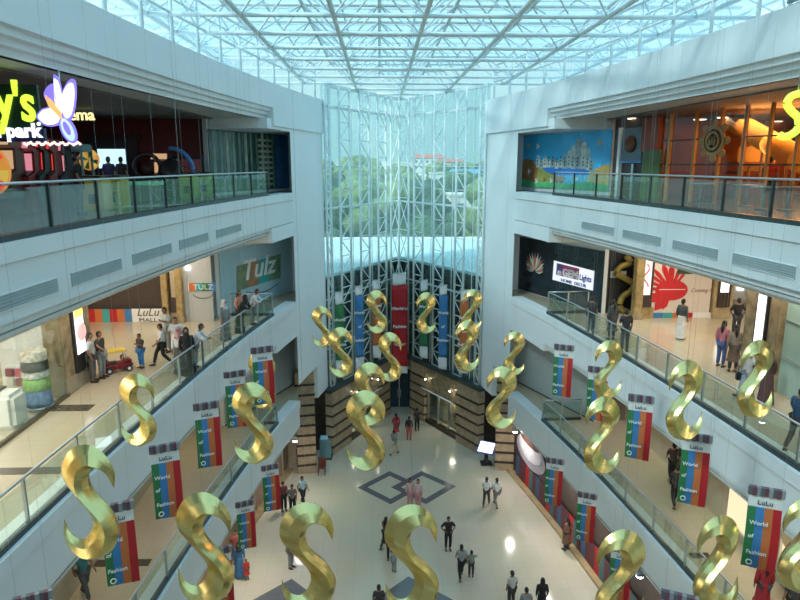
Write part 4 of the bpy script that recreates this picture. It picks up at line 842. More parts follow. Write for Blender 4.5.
for i,(a,w,h0,h1) in enumerate([(.19,.04,.38,.62),(.23,.05,.36,.56),(.28,.04,.38,.60),(.32,.05,.38,.54),(.37,.05,.38,.58),(.42,.04,.36,.52),(.46,.05,.38,.55),(.51,.05,.36,.62),(.56,.04,.38,.70),(.60,.05,.36,.80),(.65,.06,.36,.90),(.71,.05,.36,.84),(.76,.04,.34,.74),(.80,.04,.3,.56)]):
    part('tower',MB().prism([(.05+(LU-.08)*x,17.15+2.8*y) for x,y in ((a,h0),(a+w,h0),(a+w,h1-.05),(a+w/2,h1),(a,h1-.05))],.03,.05+.002*(i%4),MU),GR[i%3],t)
    for j in range(3): part('tower_window',MB().box((.05+(LU-.08)*(a+w*.35),17.15+2.8*(h0+.05+j*.06),.05),(.05+(LU-.08)*(a+w*.6),17.15+2.8*(h0+.08+j*.06),.06),MU),BLACK,t)
for a,b,m in ((.08,.8,YLW),(.2,.78,WHITE),(.88,.8,YLW),(.1,.3,WHITE),(.3,.15,ORANGE),(.38,.14,WHITE),(.2,.12,WHITE),(.66,.18,WHITE)):
    part('figure_mark',MB().prism([(.05+LU*a+.12*(1+.4*math.cos(3*q))*math.cos(q),17.15+2.8*b+.12*(1+.4*math.cos(3*q))*math.sin(q)) for q in [k*math.pi/9 for k in range(18)]],.05,.06,MU),m,t)
# orange play zone frontage
PA,PB=(9.75,29.9),(13.6,16.0); MP,LP=frame(PA,PB); z0=16.95
struct('wall_right',MB().box((19.0,-5,16.95),(19.2,36,20.4)),mat('burnt_orange_wall',(.36,.09,.02),.6,var=.45,vs=.8))
struct('wall_far',MB().box((9.8,30.6,16.95),(24,30.8,20.45)),mat('burnt_orange_wall',(.42,.13,.03),.6))
t=thing('play_zone_front',MP@Vector((LP/2,z0,0)),'orange lit glazed frontage of the right top floor play zone','shopfront')
def pp(name,a,b,c,d,m,d0=0,d1=.08,lab=None): return plate(name,MP,a,b,c,d,m,t,d0,d1,lab)
pp('dark_panel',613,118,646,205,mat('dark_wood_panel',(.05,.035,.03),.4,var=.3),-.1,0)
pp('grey_door',622,128,643,163,mat('blue_grey_panel',(.12,.18,.22),.4),0,.05); pp('white_post',619,128,621.5,202,WHITE,0,.15); pp('blue_rail',622,161,643,163,mat('arch_blue',(.06,.25,.60),.35),.05,.12); pp('inner_post',632,164,634,200,STEEL,0,.1)
pp('red_wall',644,118,661,152,mat('brick_red_panel',(.30,.05,.02),.5,var=.1),0,.12); pp('green_wall',644,150,661,208,mat('olive_green_panel',(.10,.16,.05),.5,var=.1),0,.14)
cx,cy=loc_on(MP,632,144); part('round_lamp',MB().lathe([(.0,0),(.38,0),(.34,.1),(0,.14)],(0,0,0),20,M=MP@Matrix.Translation((cx,cy,.06))),mat('lamp_rust',(.20,.07,.03),.4),t)
GB=mat('amber_bar',(.55,.28,.07),.4)
for px in (669,694,719,743,768,796): pp('mullion',px-1.2,100,px+1.2,212,GB,-.05,.06)
xa,_=loc_on(MP,661,150)
for zz_ in (19.3,18.35): part('transom',MB().box((xa,zz_,-.03),(LP,zz_+.05,.04),MP),DBROWN,t)
part('glazing',MB().box((xa,z0,-.02),(LP,20.3,.0),MP),glassmat('clear_shop_glass',(.85,.85,.85),.008),t); part('green_end_panel',MB().box((LP-.1,z0,0),(LP+2.5,18.9,.1),MP),mat('olive_green_panel',(.10,.16,.05),.5),t)
struct('wall_right',MB().box((13.55,-5,16.95),(13.75,15.9,20.4)),mat('olive_green_panel',(.10,.16,.05),.5))
t=thing('gear_emblem',MP@Vector((*loc_on(MP,722,140),.3)),'round amber gear clock emblem hanging before the orange play zone','emblem')
cx,cy=loc_on(MP,722,141); kx=1.0
Mg=MP@Matrix.Translation((cx,cy,.35)); AMB=mat('amber_emblem',(.50,.26,.07),.4,var=.2)
def ring(r0,r1,d,m,n=28):
    mb=MB(); 
    for k in range(n):
        a,b=k*2*math.pi/n,(k+1)*2*math.pi/n; mb.prism([(r0*math.cos(a),r0*math.sin(a)),(r1*math.cos(a),r1*math.sin(a)),(r1*math.cos(b),r1*math.sin(b)),(r0*math.cos(b),r0*math.sin(b))],0,d,Mg)
    return mb
part('outer_ring',ring(.42,.55,.08,AMB),AMB,t); part('inner_ring',ring(.26,.34,.1,AMB),AMB,t); part('backing',MB().prism([(.5*math.cos(k*.314),.5*math.sin(k*.314)) for k in range(20)],-.06,-.01,Mg),mat('dark_wood_panel',(.05,.035,.03),.4),t)
for k in range(8): a=k*math.pi/4; part('gear_lobe',MB().prism([(.62*math.cos(a)+.14*math.cos(q),.62*math.sin(a)+.14*math.sin(q)) for q in [j*math.pi/6 for j in range(12)]],-.02,.05,Mg),AMB,t)
part('bar_mark',MB().box((-.03,-.15,.05),(.03,.15,.12),Mg).box((-.14,-.15,.05),(-.10,.05,.12),Mg).box((.10,-.15,.05),(.14,.05,.12),Mg),AMB,t); part('hanger',MB().tube([Mg@Vector((0,.7,0)),Vector(((Mg@Vector((0,.7,0))).xy.to_tuple()+(20.4,)))],.02),BLACK,t)
t=thing('play_slide',(16,22,17),'sloping amber slide tube inside the orange play zone','slide')
a=at(735,122,27.5); b=at(800,160,22); part('slide_tube',MB().tube([a,a.lerp(b,.5),b],.42,12),mat('slide_amber',(.75,.42,.08),.4),t); a2=at(735,128,28.0); b2=at(800,172,22.5); part('side_rail',MB().tube([a2,b2],.08,8),GB,t)
for k in (.15,.5,.85): q=a.lerp(b,k); part('support',MB().tube([(q.x,q.y,z0),q],.05),GB,t)
t=thing('climbing_tower',(15,27,z0),'amber climbing frame with platforms deep in the play zone','climbing frame')
for i,px in enumerate((672,684,700,712)):
    q=onX(px,15.5-i*.3,z0); q.y=min(q.y,28.8)-i*.5; part('upright',MB().tube([(q.x,q.y,z0),(q.x,q.y,20.2)],.06),GB,t); part('platform',MB().bev((q.x-.8,q.y-.5,18.0+.4*(i%2)),(q.x+.8,q.y+.5,18.1+.4*(i%2)),.03),mat('platform_red',(.35,.08,.03),.5),t); part('net_panel',MB().box((q.x-.8,q.y-.5,18.1+.4*(i%2)),(q.x+.8,q.y-.47,18.7+.4*(i%2))),mat('slide_amber',(.75,.42,.08),.4),t)
for i,(px,X) in enumerate(((690,11.4),(705,12.6),(735,12.2),(752,11.8),(775,12.4))):
    q=onX(px,X-.6,z0); 
    if q.y>29: continue
    t=thing('cafe_table',q,'small round cafe table behind the right top rail, %s from the left'%['first','second','third','fourth','fifth'][i],'table','cafe tables on the right top floor')
    part('table_top',MB().lathe([(.0,.70),(.42,.70),(.44,.73),(.42,.76),(0,.76)],q,20),mat('glossy_table',(.25,.32,.34),.08),t); part('stem',MB().tube([q,q+Vector((0,0,.7))],.04),STEEL,t); part('foot',MB().lathe([(.28,0),(.26,.03),(.05,.06)],q,16),BLACK,t)
for i,(px,py) in enumerate(((634,118),(723,117),(776,121),(700,119))):
    q=onz(px,py,20.38) if ray(px,py).z>0 else None
    if q is None or q.y>36 or q.y<5: q=Vector((11+1.4*i,22-2*i,20.38))
    t=thing('ceiling_lamp',q,'round white ceiling lamp over the right top floor, %s from the left'%['first','third','fourth','second'][i],'ceiling lamp','ceiling lamps of the play zone'); part('shade',MB().lathe([(.3,-.02),(.32,.02),(.2,.05)],q,20),STEEL,t); part('lens',MB().lathe([(0,-.04),(.26,-.04),(.27,-.02),(0,-.02)],q,20),emis('amber_disc',(1,.75,.5),4),t)
t=thing('arcade_sign',at(795,115,13),'lime green glowing letter sign at the right picture edge','sign')
pc=at(795,116,12.8); Ms,_=frame((pc.x,pc.y),(pc.x+1,pc.y-.25)); 
P=[(.19,.34),(.08,.43),(-.11,.38),(-.17,.24),(-.08,.10),(.06,-.04),(.08,-.24),(-.03,-.36),(-.16,-.40),(-.25,-.36)]
part('letter_s',MB().tube([Ms@Vector((a,b+pc.z,0)) for a,b in [tuple(v) for v in catmull(P,5)]],.075,10),GRN,t)
text("parky's",1.17,GRN,'sign_text',t,Ms@Matrix.Translation((.35,pc.z-.35,0)),ext=.04,bold=.04,sx=.78); part('hanger',MB().tube([Ms@Vector((0,pc.z+.5,0)),Ms@Vector((0,20.4,0))],.015).tube([Ms@Vector((2,pc.z+.3,0)),Ms@Vector((2,20.4,0))],.015),STEEL,t)
# ------------------------------------------------------------------ tall fabric banners on the glass wall
def tall_banner(px0,px1,yt,yc0,yc1,yb,m,label,side,txt=False):
    s0,s1=(0,0)
    zc={}; pxm=(px0+px1)/2
    if side==0: base=AP+Vector((0,-2.4,0)); A=Vector((-1,0,0))
    else:
        lo,hi=0,1
        for _ in range(40):
            m_=(lo+hi)/2; base=vp(side,m_)+vn(side)*.75; d=base+Vector((0,0,10))-CAM; q=400+F_PX*d.dot(RT)/d.dot(FW)
            if (q>pxm)==(side<0): lo=m_
            else: hi=m_
    d=(base-Vector((CAM.x,CAM.y,0))); zt=None
    o=onY(pxm,yt,base.y); w=(px1-px0)/F_PX*(base.y*.98)
    u=Vector((1,0,0)) if side==0 else (AP-(VL if side<0 else VR)).normalized()
    if side!=0: u=Vector((1,-.35*side*-1 if False else 0,0)).lerp(u if u.x>0 else -u,.25).normalized()
    Mb,_=frame((base.x-u.x*w/2,base.y-u.y*w/2),(base.x+u.x*w/2,base.y+u.y*w/2)); zs=[onY(pxm,y,base.y).z for y in (yt,yc0,yc1,yb)]
    t=thing('tall_banner',(base.x,base.y,zs[3]),label,'banner','tall banners on the glass wall')
    def cloth(za,zb,d=0,n=14,x0=0,x1=1,tilt=0):
        mb=MB(); N=8; vs=[]; 
        for i in range(n+1):
            for k in range(N+1):
                x=w*(x0+(x1-x0)*k/N); z=za+(zb-za)*i/n+(tilt*(k/N-.5) if i in (0,n) else tilt*(k/N-.5)); vs.append(Mb@Vector((x,z,d+.05*math.sin(i*.9+k*.5))))
        fs=[(i*(N+1)+k,i*(N+1)+k+1,(i+1)*(N+1)+k+1,(i+1)*(N+1)+k) for i in range(n) for k in range(N)]
        off=Mb.to_3x3()@Vector((0,0,-.02)); q=len(vs); vs2=vs+[v+off for v in vs]; fs2=fs+[tuple(q+a for a in f[::-1]) for f in fs]
        rim=[k for k in range(N+1)]+[(i+1)*(N+1)-1 for i in range(1,n+1)]+[n*(N+1)+k for k in range(N-1,-1,-1)]+[i*(N+1) for i in range(n-1,0,-1)]
        fs2+=[(rim[i],rim[(i+1)%len(rim)],q+rim[(i+1)%len(rim)],q+rim[i]) for i in range(len(rim))]
        mb.add(vs2,fs2,True); return mb
    part('header',cloth(zs[1],zs[0],0,4,.05,.9,.12),WHITE,t); part('field',cloth(zs[2],zs[1],0,16),m,t); part('footer',cloth(zs[3],zs[2],0,4,0,1,-.1),WHITE,t)
    part('rod',MB().tube([Mb@Vector((0,zs[0],0)),Mb@Vector((w,zs[0],0))],.03),STEEL,t)
    h=zs[1]-zs[2]
    for k,s in enumerate(('World','of','Fashion') if not txt else ('World of','Fashion','LuLu')):
        text(s,.26 if not txt else .32,WHITE,'banner_text',t,Mb@Matrix.Translation((w/2,zs[1]-h*(.3+.22*k),.07)),align='CENTER',bold=.01)
    if txt:
        for k in range(3): part('white_rule',MB().box((.1,zs[1]-h*(.25+.22*k)-.2,.06),(w-.1,zs[1]-h*(.25+.22*k)-.16,.08),Mb),WHITE,t)
tall_banner(390.5,407,273,285,366,373,RED,'wide red banner hanging at the corner of the glass wall',0,True)
tall_banner(334.5,344,292,304,360,374,GREEN,'green banner at the left end of the glass wall',-1); tall_banner(354.5,363.5,286,295,357,370,BLUE,'blue banner on the left half of the glass wall',-1); tall_banner(372,381,280,290,345,358,ORANGE,'orange banner just left of the wide red one',-1)
tall_banner(420,428.5,280,291,346,358,GREEN,'green banner just right of the wide red one',1); tall_banner(439,448,285,295,357,369,BLUE,'blue banner on the right half of the glass wall',1); tall_banner(460,469.5,290,301,361,373,ORANGE,'orange banner at the right end of the glass wall',1)
# ------------------------------------------------------------------ golden S ornaments
S_OUT=[(.22,.14),(.225,.28),(.14,.43),(0,.50),(-.14,.45),(-.225,.32),(-.225,.19),(-.15,.07),(-.05,-.05),(.01,-.14),(.015,-.22),(-.02,-.29),(-.08,-.33),(-.15,-.31),(-.20,-.25),(-.235,-.165)]
S_IN=[(.215,.13),(.165,.235),(.12,.28),(.06,.30),(.015,.27),(-.01,.20),(0,.12),(.06,.02),(.15,-.07),(.215,-.17),(.235,-.28),(.18,-.42),(.03,-.50),(-.13,-.45),(-.22,-.33),(-.232,-.17)]
def s_mesh(flip):
    o=catmull(S_OUT,6); i=catmull(S_IN,6); mb=MB(); vs=[]; m=8; n=len(o); SECT=((1,0),(.35,.55),(-.42,1),(-.8,.6),(-1,0),(-.8,-.6),(-.42,-1),(.35,-.55))
    for k in range(n):
        a,b=o[k],i[k]; c=(a+b)/2; w=(a-b).length/2; th=min(w*1.0,.10)+.002
        # lens section with a soft ridge in front and behind; the top hook leans backwards
        lean=.10*(c.y); 
        for j in range(m):
            x,y=SECT[j]
            p=c+(a-b)/2*x; vs.append(Vector((p.x*(-1 if flip else 1),y*th+lean,p.y))*1.8)
    fs=[(k*m+j,k*m+(j+1)%m,(k+1)*m+(j+1)%m,(k+1)*m+j) for k in range(n-1) for j in range(m)]+[list(range(m)),[(n-1)*m+j for j in range(m)]]
    mb.add(vs,fs,False); return mb
WIRE=mat('thin_wire',(.35,.38,.38),.4,.5)
def hang(t,top,off=(0,0)):
    part('wire',MB().tube([(top.x+off[0],top.y+off[1],top.z),(top.x+off[0],top.y+off[1],23.0)],0.0016,4),WIRE,t)
S_L=[(90,445,558,0,'large golden S ornament low at left, over the lowest gallery fascia'),(138,374,445,0,'golden S ornament in front of the left middle gallery rail'),(205,492,604,0,'large golden S ornament before the left lowest gallery rail'),
(253,383,463,0,'golden S ornament lower of the overlapping pair at left'),(262,351,408,0,'golden S ornament upper of the overlapping pair at left'),(308,502,612,0,'large golden S ornament at the lower centre left over the ground floor'),(412,504,616,0,'large golden S ornament at the bottom centre over the ground floor'),
(366,391,470,0,'golden S ornament hanging left of the centre, above the lozenge inlay'),(370,363,425,0,'golden S ornament partly hidden above and behind the centre left one'),(390,333,381,0,'golden S ornament overlapping the left side of the red banner'),(377,291,333,0,'small golden S ornament in front of the left orange banner'),(322,307,347,0,'small golden S ornament at the left edge of the glass wall'),(341,328,377,0,'golden S ornament in front of the left green banner'),
(426,293,333,1,'small golden reversed S ornament over the right green banner'),(472,290,330,1,'small golden reversed S ornament above the right orange banner'),(467,321,371,1,'golden reversed S ornament over the right orange banner'),(514,332,375,1,'golden reversed S ornament in front of the right white pier'),(501,367,428,1,'golden reversed S ornament in front of the right banded pillar'),
(608,341,398,1,'golden reversed S ornament upper of the pair above the right lowest gallery end'),(602,397,473,1,'golden reversed S ornament lower of the pair at the right lowest gallery'),(685,361,439,1,'golden reversed S ornament before the right middle gallery rail'),(756,341,417,1,'golden reversed S ornament nearest the right light box'),
(620,529,630,1,'large golden reversed S ornament at the bottom right over the ground floor'),(717,515,612,1,'large golden reversed S ornament at the bottom right before the lowest gallery'),(803,497,592,1,'large golden reversed S ornament cut by the right picture edge')]
me={}
for i,(px,a,b,fl,lb) in enumerate(S_L):
    zc=1.8*F_PX*.955/(b-a)*(1.0); c=at(px,(a+b)/2,zc)
    t=thing('golden_ornament',(0,0,0),lb,'hanging ornament','hanging golden S ornaments')
    if fl not in me: me[fl]=s_mesh(fl).build('s_shape',GOLD,keep=True); o=me[fl]
    else: o=me[fl].copy(); COL.objects.link(o)
    o.parent=t; t.location=c; t.rotation_euler.z=R(random.uniform(-10,10)); t['_w']=(0,0,0)
    w=MB().tube([(0,.05,.89),(0,.05,23-c.z)],0.0016,4).build('wire',WIRE,keep=True); w.parent=t
# ------------------------------------------------------------------ small striped banners
def small_banner(px,a,b,side,label,i):
    H=1.7; zc=H*F_PX*.955/(b-a); c=at(px,(a+b)/2,zc)
    t=thing('striped_banner',(0,0,0),label,'banner','striped hanging banners'); t['_w']=(0,0,0); W=.62
    pl=MB()
    for k in range(9): part('header_pleat',MB().box((-W/2+k*W/9,-.05-.02*(k%2),H/2-.17),(-W/2+(k+1)*W/9,.03,H/2)),[mat('pleat_grey',(.12,.12,.14),.6),mat('pleat_plum',(.16,.06,.09),.6),mat('pleat_light',(.30,.31,.33),.6)][k%3],t)
    part('white_header',MB().box((-W/2+.02,-.01,H/2-.42),(W/2-.02,.01,H/2-.17)),WHITE,t)
    Mt=Matrix(((1,0,0,0),(0,0,-1,-.02),(0,1,0,0),(0,0,0,1)))
    text('LuLu',.125,DGREY,'header_text',t,Mt@Matrix.Translation((0,H/2-.36,0)),align='CENTER',sx=1.1)
    for k,m in enumerate((GREEN,BLUE,ORANGE,RED)):
        x0=-W/2+.02+k*(W-.04)/4; x1=x0+(W-.04)/4; mb=MB(); vs=[]; N=10
        for q in range(N+1):
            z=H/2-.42-(H-.42)*q/N; bow=.07*math.sin(q/N*3.1)+.02*k*(q/N)
            for x in (x0,x1): vs+=[(x,-.02-bow,z),(x,.0-bow,z)]
        fs=[]
        for q in range(N):
            o=q*4; fs+=[(o,o+2,o+6,o+4),(o+1,o+5,o+7,o+3),(o,o+4,o+5,o+1),(o+2,o+3,o+7,o+6)]
        fs+=[(0,1,3,2),(N*4,N*4+2,N*4+3,N*4+1)]
        mb.add(vs,fs); part('stripe',mb,m,t)
    for k,(s,zz2) in enumerate((('World',.16),('of',-.12),('Fashion',-.46))): text(s,.115,WHITE,'banner_text',t,Mt@Matrix.Translation((-W/2+.05,zz2,.20)),bold=.002,ext=.003)
    part('emblem',MB().tube([Mt@Vector((-.18+.05*math.cos(q),-.66+.05*math.sin(q),.16)) for q in [j*math.pi/5 for j in range(11)]],.012,5),WHITE,t)
    w=MB().tube([(-.25,0,H/2),(-.25,0,23-c.z)],0.0016,4).tube([(.25,0,H/2),(.25,0,23-c.z)],0.0016,4); part('wire',w,WIRE,t)
    k={597:1.05,694:1.06,221:1.08}.get(px,1.0); c=CAM+(c-CAM)*k; t.scale=(k,k,k)
    t.location=c; t.rotation_euler.z=R(24 if side<0 else -24)*1.0
SBN=[(120,501,585,-1,'striped banner beside the largest golden S at lower left'),(167,443,518,-1,'striped banner hanging above the left lowest gallery floor'),(208,402,467,-1,'striped banner on the left fascia, left of the overlapping golden S pair'),(236,371,427,-1,'striped banner just left of the overlapping golden S pair'),(263,347,404,-1,'striped banner mostly hidden behind the upper golden S of the pair'),(271,464,511,-1,'striped banner at the end of the left lowest gallery fascia'),(246,500,549,-1,'striped banner above the woman in a blue dress'),(221,546,608,-1,'striped banner half hidden behind the large golden S at lower left'),(38,590,680,-1,'striped banner of which only the pleated top shows at bottom left'),
(563,345,396,1,'striped banner farthest of those on the right middle fascia'),(597,367,420,1,'striped banner half hidden behind the golden pair on the right'),(639,395,459,1,'striped banner in the middle of the right middle fascia'),(694,433,505,1,'striped banner before two shoppers on the right lowest gallery'),(762,486,570,1,'largest striped banner, before the bright shop at lower right'),(554,458,505,1,'striped banner near the cup poster on the right fascia'),(586,492,542,1,'striped banner right of the one near the cup poster'),(620,545,600,1,'striped banner hidden behind the golden S at bottom right'),(676,590,680,1,'striped banner of which only the pleated top shows at bottom right')]
for i,a in enumerate(SBN): small_banner(*a,i)
# ------------------------------------------------------------------ people
def skin(name,verts,edges,rad,m,root=0,sub=1,parent=None,extra=None):
    me_=D.meshes.new(name); me_.from_pydata(verts,edges,[]); o=D.objects.new(name,me_); COL.objects.link(o)
    md=o.modifiers.new('s','SKIN'); md.use_smooth_shade=True
    for i,v in enumerate(me_.skin_vertices[0].data):
        r=rad[i]; v.radius=(r,r) if not isinstance(r,tuple) else r; v.use_root=(i==root)
    s=o.modifiers.new('u','SUBSURF'); s.levels=sub; s.render_levels=sub
    bpy.context.view_layer.update(); dg=bpy.context.evaluated_depsgraph_get(); r=D.meshes.new_from_object(o.evaluated_get(dg)); D.objects.remove(o); D.meshes.remove(me_)
    r.name=name
    if extra:
        bm=bmesh.new(); bm.from_mesh(r); D.meshes.remove(r); r=D.meshes.new(name)
        tmp=D.meshes.new('x'); tmp.from_pydata([tuple(v) for v in extra.v],[],extra.f); bm.from_mesh(tmp); bm.to_mesh(r); bm.free(); D.meshes.remove(tmp)
    for p in r.polygons: p.use_smooth=True
    r.materials.clear(); r.materials.append(m); q=D.objects.new(name,r); COL.objects.link(q); q.parent=parent
    return q
SKINM=mat('brown_skin',(.30,.16,.09),.55,var=.05); HAIRM=mat('black_hair',(.012,.010,.009),.5); SHOEM=mat('dark_leather',(.03,.02,.018),.4); EYEM=mat('eye_dark',(.02,.015,.01),.3)
def pose_pts(pose):
    P=dict(pel=(0,0,.93),sp=(0,.005,1.12),ch=(0,.0,1.33),nk=(0,.01,1.47),hd=(0,-.01,1.58))
    for s,k in ((-1,'l'),(1,'r')):
        P['sh'+k]=(s*.17,0,1.40); P['el'+k]=(s*.225,.03,1.14); P['wr'+k]=(s*.225,-.05,.91); P['ha'+k]=(s*.22,-.08,.83)
        P['hi'+k]=(s*.09,0,.90); P['kn'+k]=(s*.10,-.02,.50); P['an'+k]=(s*.10,.02,.09); P['to'+k]=(s*.11,-.13,.04)
    if pose=='walk':
        P['knl']=(-.10,-.20,.54); P['anl']=(-.10,-.30,.11); P['tol']=(-.11,-.45,.07); P['knr']=(.10,.02,.50); P['anr']=(.10,.30,.16); P['tor']=(.11,.19,.05)
        P['ell']=(-.22,.14,1.16); P['wrl']=(-.21,.12,.93); P['hal']=(-.20,.10,.86); P['elr']=(.22,-.08,1.15); P['wrr']=(.20,-.26,.98); P['har']=(.19,-.32,.94)
    if pose=='phone':
        P['elr']=(.22,-.06,1.16); P['wrr']=(.12,-.28,1.26); P['har']=(.10,-.34,1.30); P['hd']=(0,-.03,1.57)
    if pose=='hips':
        P['ell']=(-.34,.06,1.16); P['wrl']=(-.18,-.08,1.02); P['hal']=(-.13,-.12,1.0); P['elr']=(.34,.06,1.16); P['wrr']=(.18,-.08,1.02); P['har']=(.13,-.12,1.0)
    if pose=='lean':
        for k in ('sp','ch','nk','hd'):
            x,y,z=P[k]; d=(z-.93)*.45; P[k]=(x,y-d,z-.07*(z-.93))
        for s,k in ((-1,'l'),(1,'r')):
            P['sh'+k]=(s*.17,-.21,1.36); P['el'+k]=(s*.24,-.36,1.14); P['wr'+k]=(s*.10,-.55,1.14); P['ha'+k]=(s*.04,-.60,1.15)
    if pose=='reach':
        P['ell']=(-.30,-.10,1.28); P['wrl']=(-.36,-.30,1.20); P['hal']=(-.38,-.36,1.18)
    return {k:Vector(v) for k,v in P.items()}
def make_person(kind,pose):
    P=pose_pts(pose); t=D.objects.new('person',None); COL.objects.link(t); t['category']='person'; t['_w']=(0,0,0)
    names=['pel','sp','ch','nk','hd']+[a+k for k in 'lr' for a in ('sh','el','wr','ha')]+[a+k for k in 'lr' for a in ('hi','kn','an','to')]
    ix={n:i for i,n in enumerate(names)}; rad={'pel':.13,'sp':.115,'ch':.13,'nk':.052,'hd':.06,'sh':.06,'el':.042,'wr':.028,'ha':.034,'hi':.085,'kn':.058,'an':.036,'to':.03}
    E_=[('pel','sp'),('sp','ch'),('ch','nk'),('nk','hd')]+[(a,b) for k in 'lr' for a,b in (('ch','sh'+k),('sh'+k,'el'+k),('el'+k,'wr'+k),('wr'+k,'ha'+k),('pel','hi'+k),('hi'+k,'kn'+k),('kn'+k,'an'+k),('an'+k,'to'+k))]
    g=lambda n: rad[n] if n in rad else rad[n[:2]]
    ex=MB(); h=P['hd']; bm=bmesh.new(); bmesh.ops.create_uvsphere(bm,u_segments=16,v_segments=12,radius=1)
    for v in bm.verts:
        x,y,z=v.co; w=1-.22*max(0,-z); v.co=Vector((x*.076*w,y*.095*w,z*.118))
        if y<-.9 and abs(x)<.25 and -.25<z<.1: v.co.y-=.022            # nose
        if y<-.8 and abs(x)<.5 and -.65<z<-.5: v.co.y-=.006            # lips
        if abs(x)>.93 and abs(z)<.2: v.co.x*=1.12                       # ears
        v.co+=h+Vector((0,-.005,.03))
    ex.bm(bm,None,True)
    for k in 'lr':      # five fingers
        s=-1 if k=='l' else 1; w_,a=P['wr'+k],P['ha'+k]; d=(a-w_).normalized(); side=d.cross(Vector((s,0,.2))).normalized()
        for j,l in enumerate((.065,.078,.074,.058)):
            b=a+side*(.012*1.6*(j-1.5)); ex.tube([b,b+d*l*.55,b+d*l*.95+Vector((-s*.012,0,0))],[.010,.009,.006],6)
        ex.tube([w_.lerp(a,.6)+side*-.02,a+side*-.045,a+side*-.05+d*.03],[.011,.010,.007],6)
    skin('body',[P[n] for n in names],[(ix[a],ix[b]) for a,b in E_],[g(n) for n in names],SKINM,0,1,t,ex)
    sp=MB()
    for s in (-1,1): sp.ball((s*.03+h.x,h.y-.092,h.z+.045),.011,1)
    q=sp.build('eyes',EYEM,keep=True); q.parent=t
    # hair or scarf
    hm=MB(); bm=bmesh.new(); bmesh.ops.create_uvsphere(bm,u_segments=16,v_segments=12,radius=1)
    for v in list(bm.verts):
        x,y,z=v.co
        if (y<-.35 and z<.35) or (z<-.35 and y<.3 and kind in('man','dhoti')) : v.co=Vector((x*.070,y*.085,z*.1))
        else: v.co=Vector((x*.088,y*.106,z*.128))
        v.co+=h+Vector((0,.004,.034))
    hm.bm(bm,None,True)
    if kind in ('woman','dress'): hm.tube([h+Vector((0,.07,.02)),h+Vector((0,.12,-.12)),h+Vector((0,.12,-.30))],[.07,.06,.02],8)
    if kind=='abaya':
        hm=MB(); hm.lathe([(.02,.175),(.07,.155),(.105,.08),(.112,0),(.105,-.08),(.14,-.14),(.19,-.22),(.17,-.24)],h+Vector((0,.022,0)),16,.9,1.02)
    q=hm.build('headscarf' if kind=='abaya' else 'hair',HAIRM,keep=True); q.parent=t; q['slot']=2 if kind=='abaya' else 0
    # top
    tn=['pelt','sp','ch','nkb']+[a+k for k in 'lr' for a in (('sh','el') if kind=='man' and pose!='lean' else ('sh','el','wr'))]
    Q=dict(P); Q['pelt']=P['pel']+Vector((0,0,.0)); Q['nkb']=P['nk'].lerp(P['ch'],.25)
    for k in 'lr':
        Q['el'+k]=P['el'+k] if 'wrl' in tn else P['sh'+k].lerp(P['el'+k],.92); Q['wr'+k]=P['el'+k].lerp(P['wr'+k],.9)
    ti={n:i for i,n in enumerate(tn)}; trd={'pelt':.155,'sp':.14,'ch':.155,'nkb':.072,'sh':.085,'el':.062,'wr':.048}
    TE=[('pelt','sp'),('sp','ch'),('ch','nkb')]+[(a,b) for k in 'lr' for a,b in (('ch','sh'+k),('sh'+k,'el'+k))+((('el'+k,'wr'+k),) if 'wrl' in tn else ())]
    q=skin('tunic' if kind in('dress','abaya','woman') else 'shirt',[Q[n] for n in tn],[(ti[a],ti[b]) for a,b in TE],[trd[n] if n in trd else trd[n[:2]] for n in tn],WHITE,1,1,t); q['slot']=1
    # bottom
    if kind in('abaya','dress','dhoti'):
        c=(P['anl']+P['anr'])/2; lo=.06 if kind!='dress' else .42; mb=MB(); prof=[(1.02,.155),(.93,.175),(.75,.19),(.5,.21),(.3,.235),(lo,.26 if kind!='dhoti' else .2)]
        prof=[(a,b) for a,b in prof if a>=lo]; vs=[]; n=16
        for z,r in prof:
            k=(1.0-z)/.95; cx,cy=P['pel'].x*(1-k)+c.x*k,P['pel'].y*(1-k)+c.y*k
            for j in range(n):
                a=j*2*math.pi/n; rr2=r*(1+.05*math.cos(5*a)*k); vs.append((cx+rr2*math.cos(a),cy+rr2*.85*math.sin(a),z))
        m_=len(prof); mb.add(vs,[(i*n+j,i*n+(j+1)%n,(i+1)*n+(j+1)%n,(i+1)*n+j) for i in range(m_-1) for j in range(n)]+[list(range(n))[::-1]],True)
        q=mb.build('skirt' if kind!='dhoti' else 'dhoti',WHITE,keep=True); q.parent=t; q['slot']=2
    if kind in ('man','woman','dress'):
        bn=['pel']+[a+k for k in 'lr' for a in ('hi','kn','an')]; bi={n:i for i,n in enumerate(bn)}; brd={'pel':.15,'hi':.105,'kn':.08,'an':.06}
        q=skin('trousers',[P[n]+Vector((0,0,.02 if n[:2]=='an' else 0)) for n in bn],[(bi[a],bi[b]) for k in 'lr' for a,b in (('pel','hi'+k),('hi'+k,'kn'+k),('kn'+k,'an'+k))],[brd[n] if n in brd else brd[n[:2]] for n in bn],BLACK,0,1,t); q['slot']=3 if kind=='dress' else 2
    for k in 'lr':
        a,b=P['an'+k],P['to'+k]; mb=MB(); mb.tube([a+Vector((0,.06,-.045)),a+Vector((0,0,-.035)),a.lerp(b,.6)+Vector((0,0,-.01)),b+Vector((0,-.05,0))],[.03,.045,.046,.025],8); q=mb.build('shoe',SHOEM,keep=True); q.parent=t
    return t
PROTO={}
CL={}
def cloth(c):
    if c not in CL: CL[c]=mat('cloth_%d'%len(CL),c,.8,var=.12,vs=9)
    return CL[c]
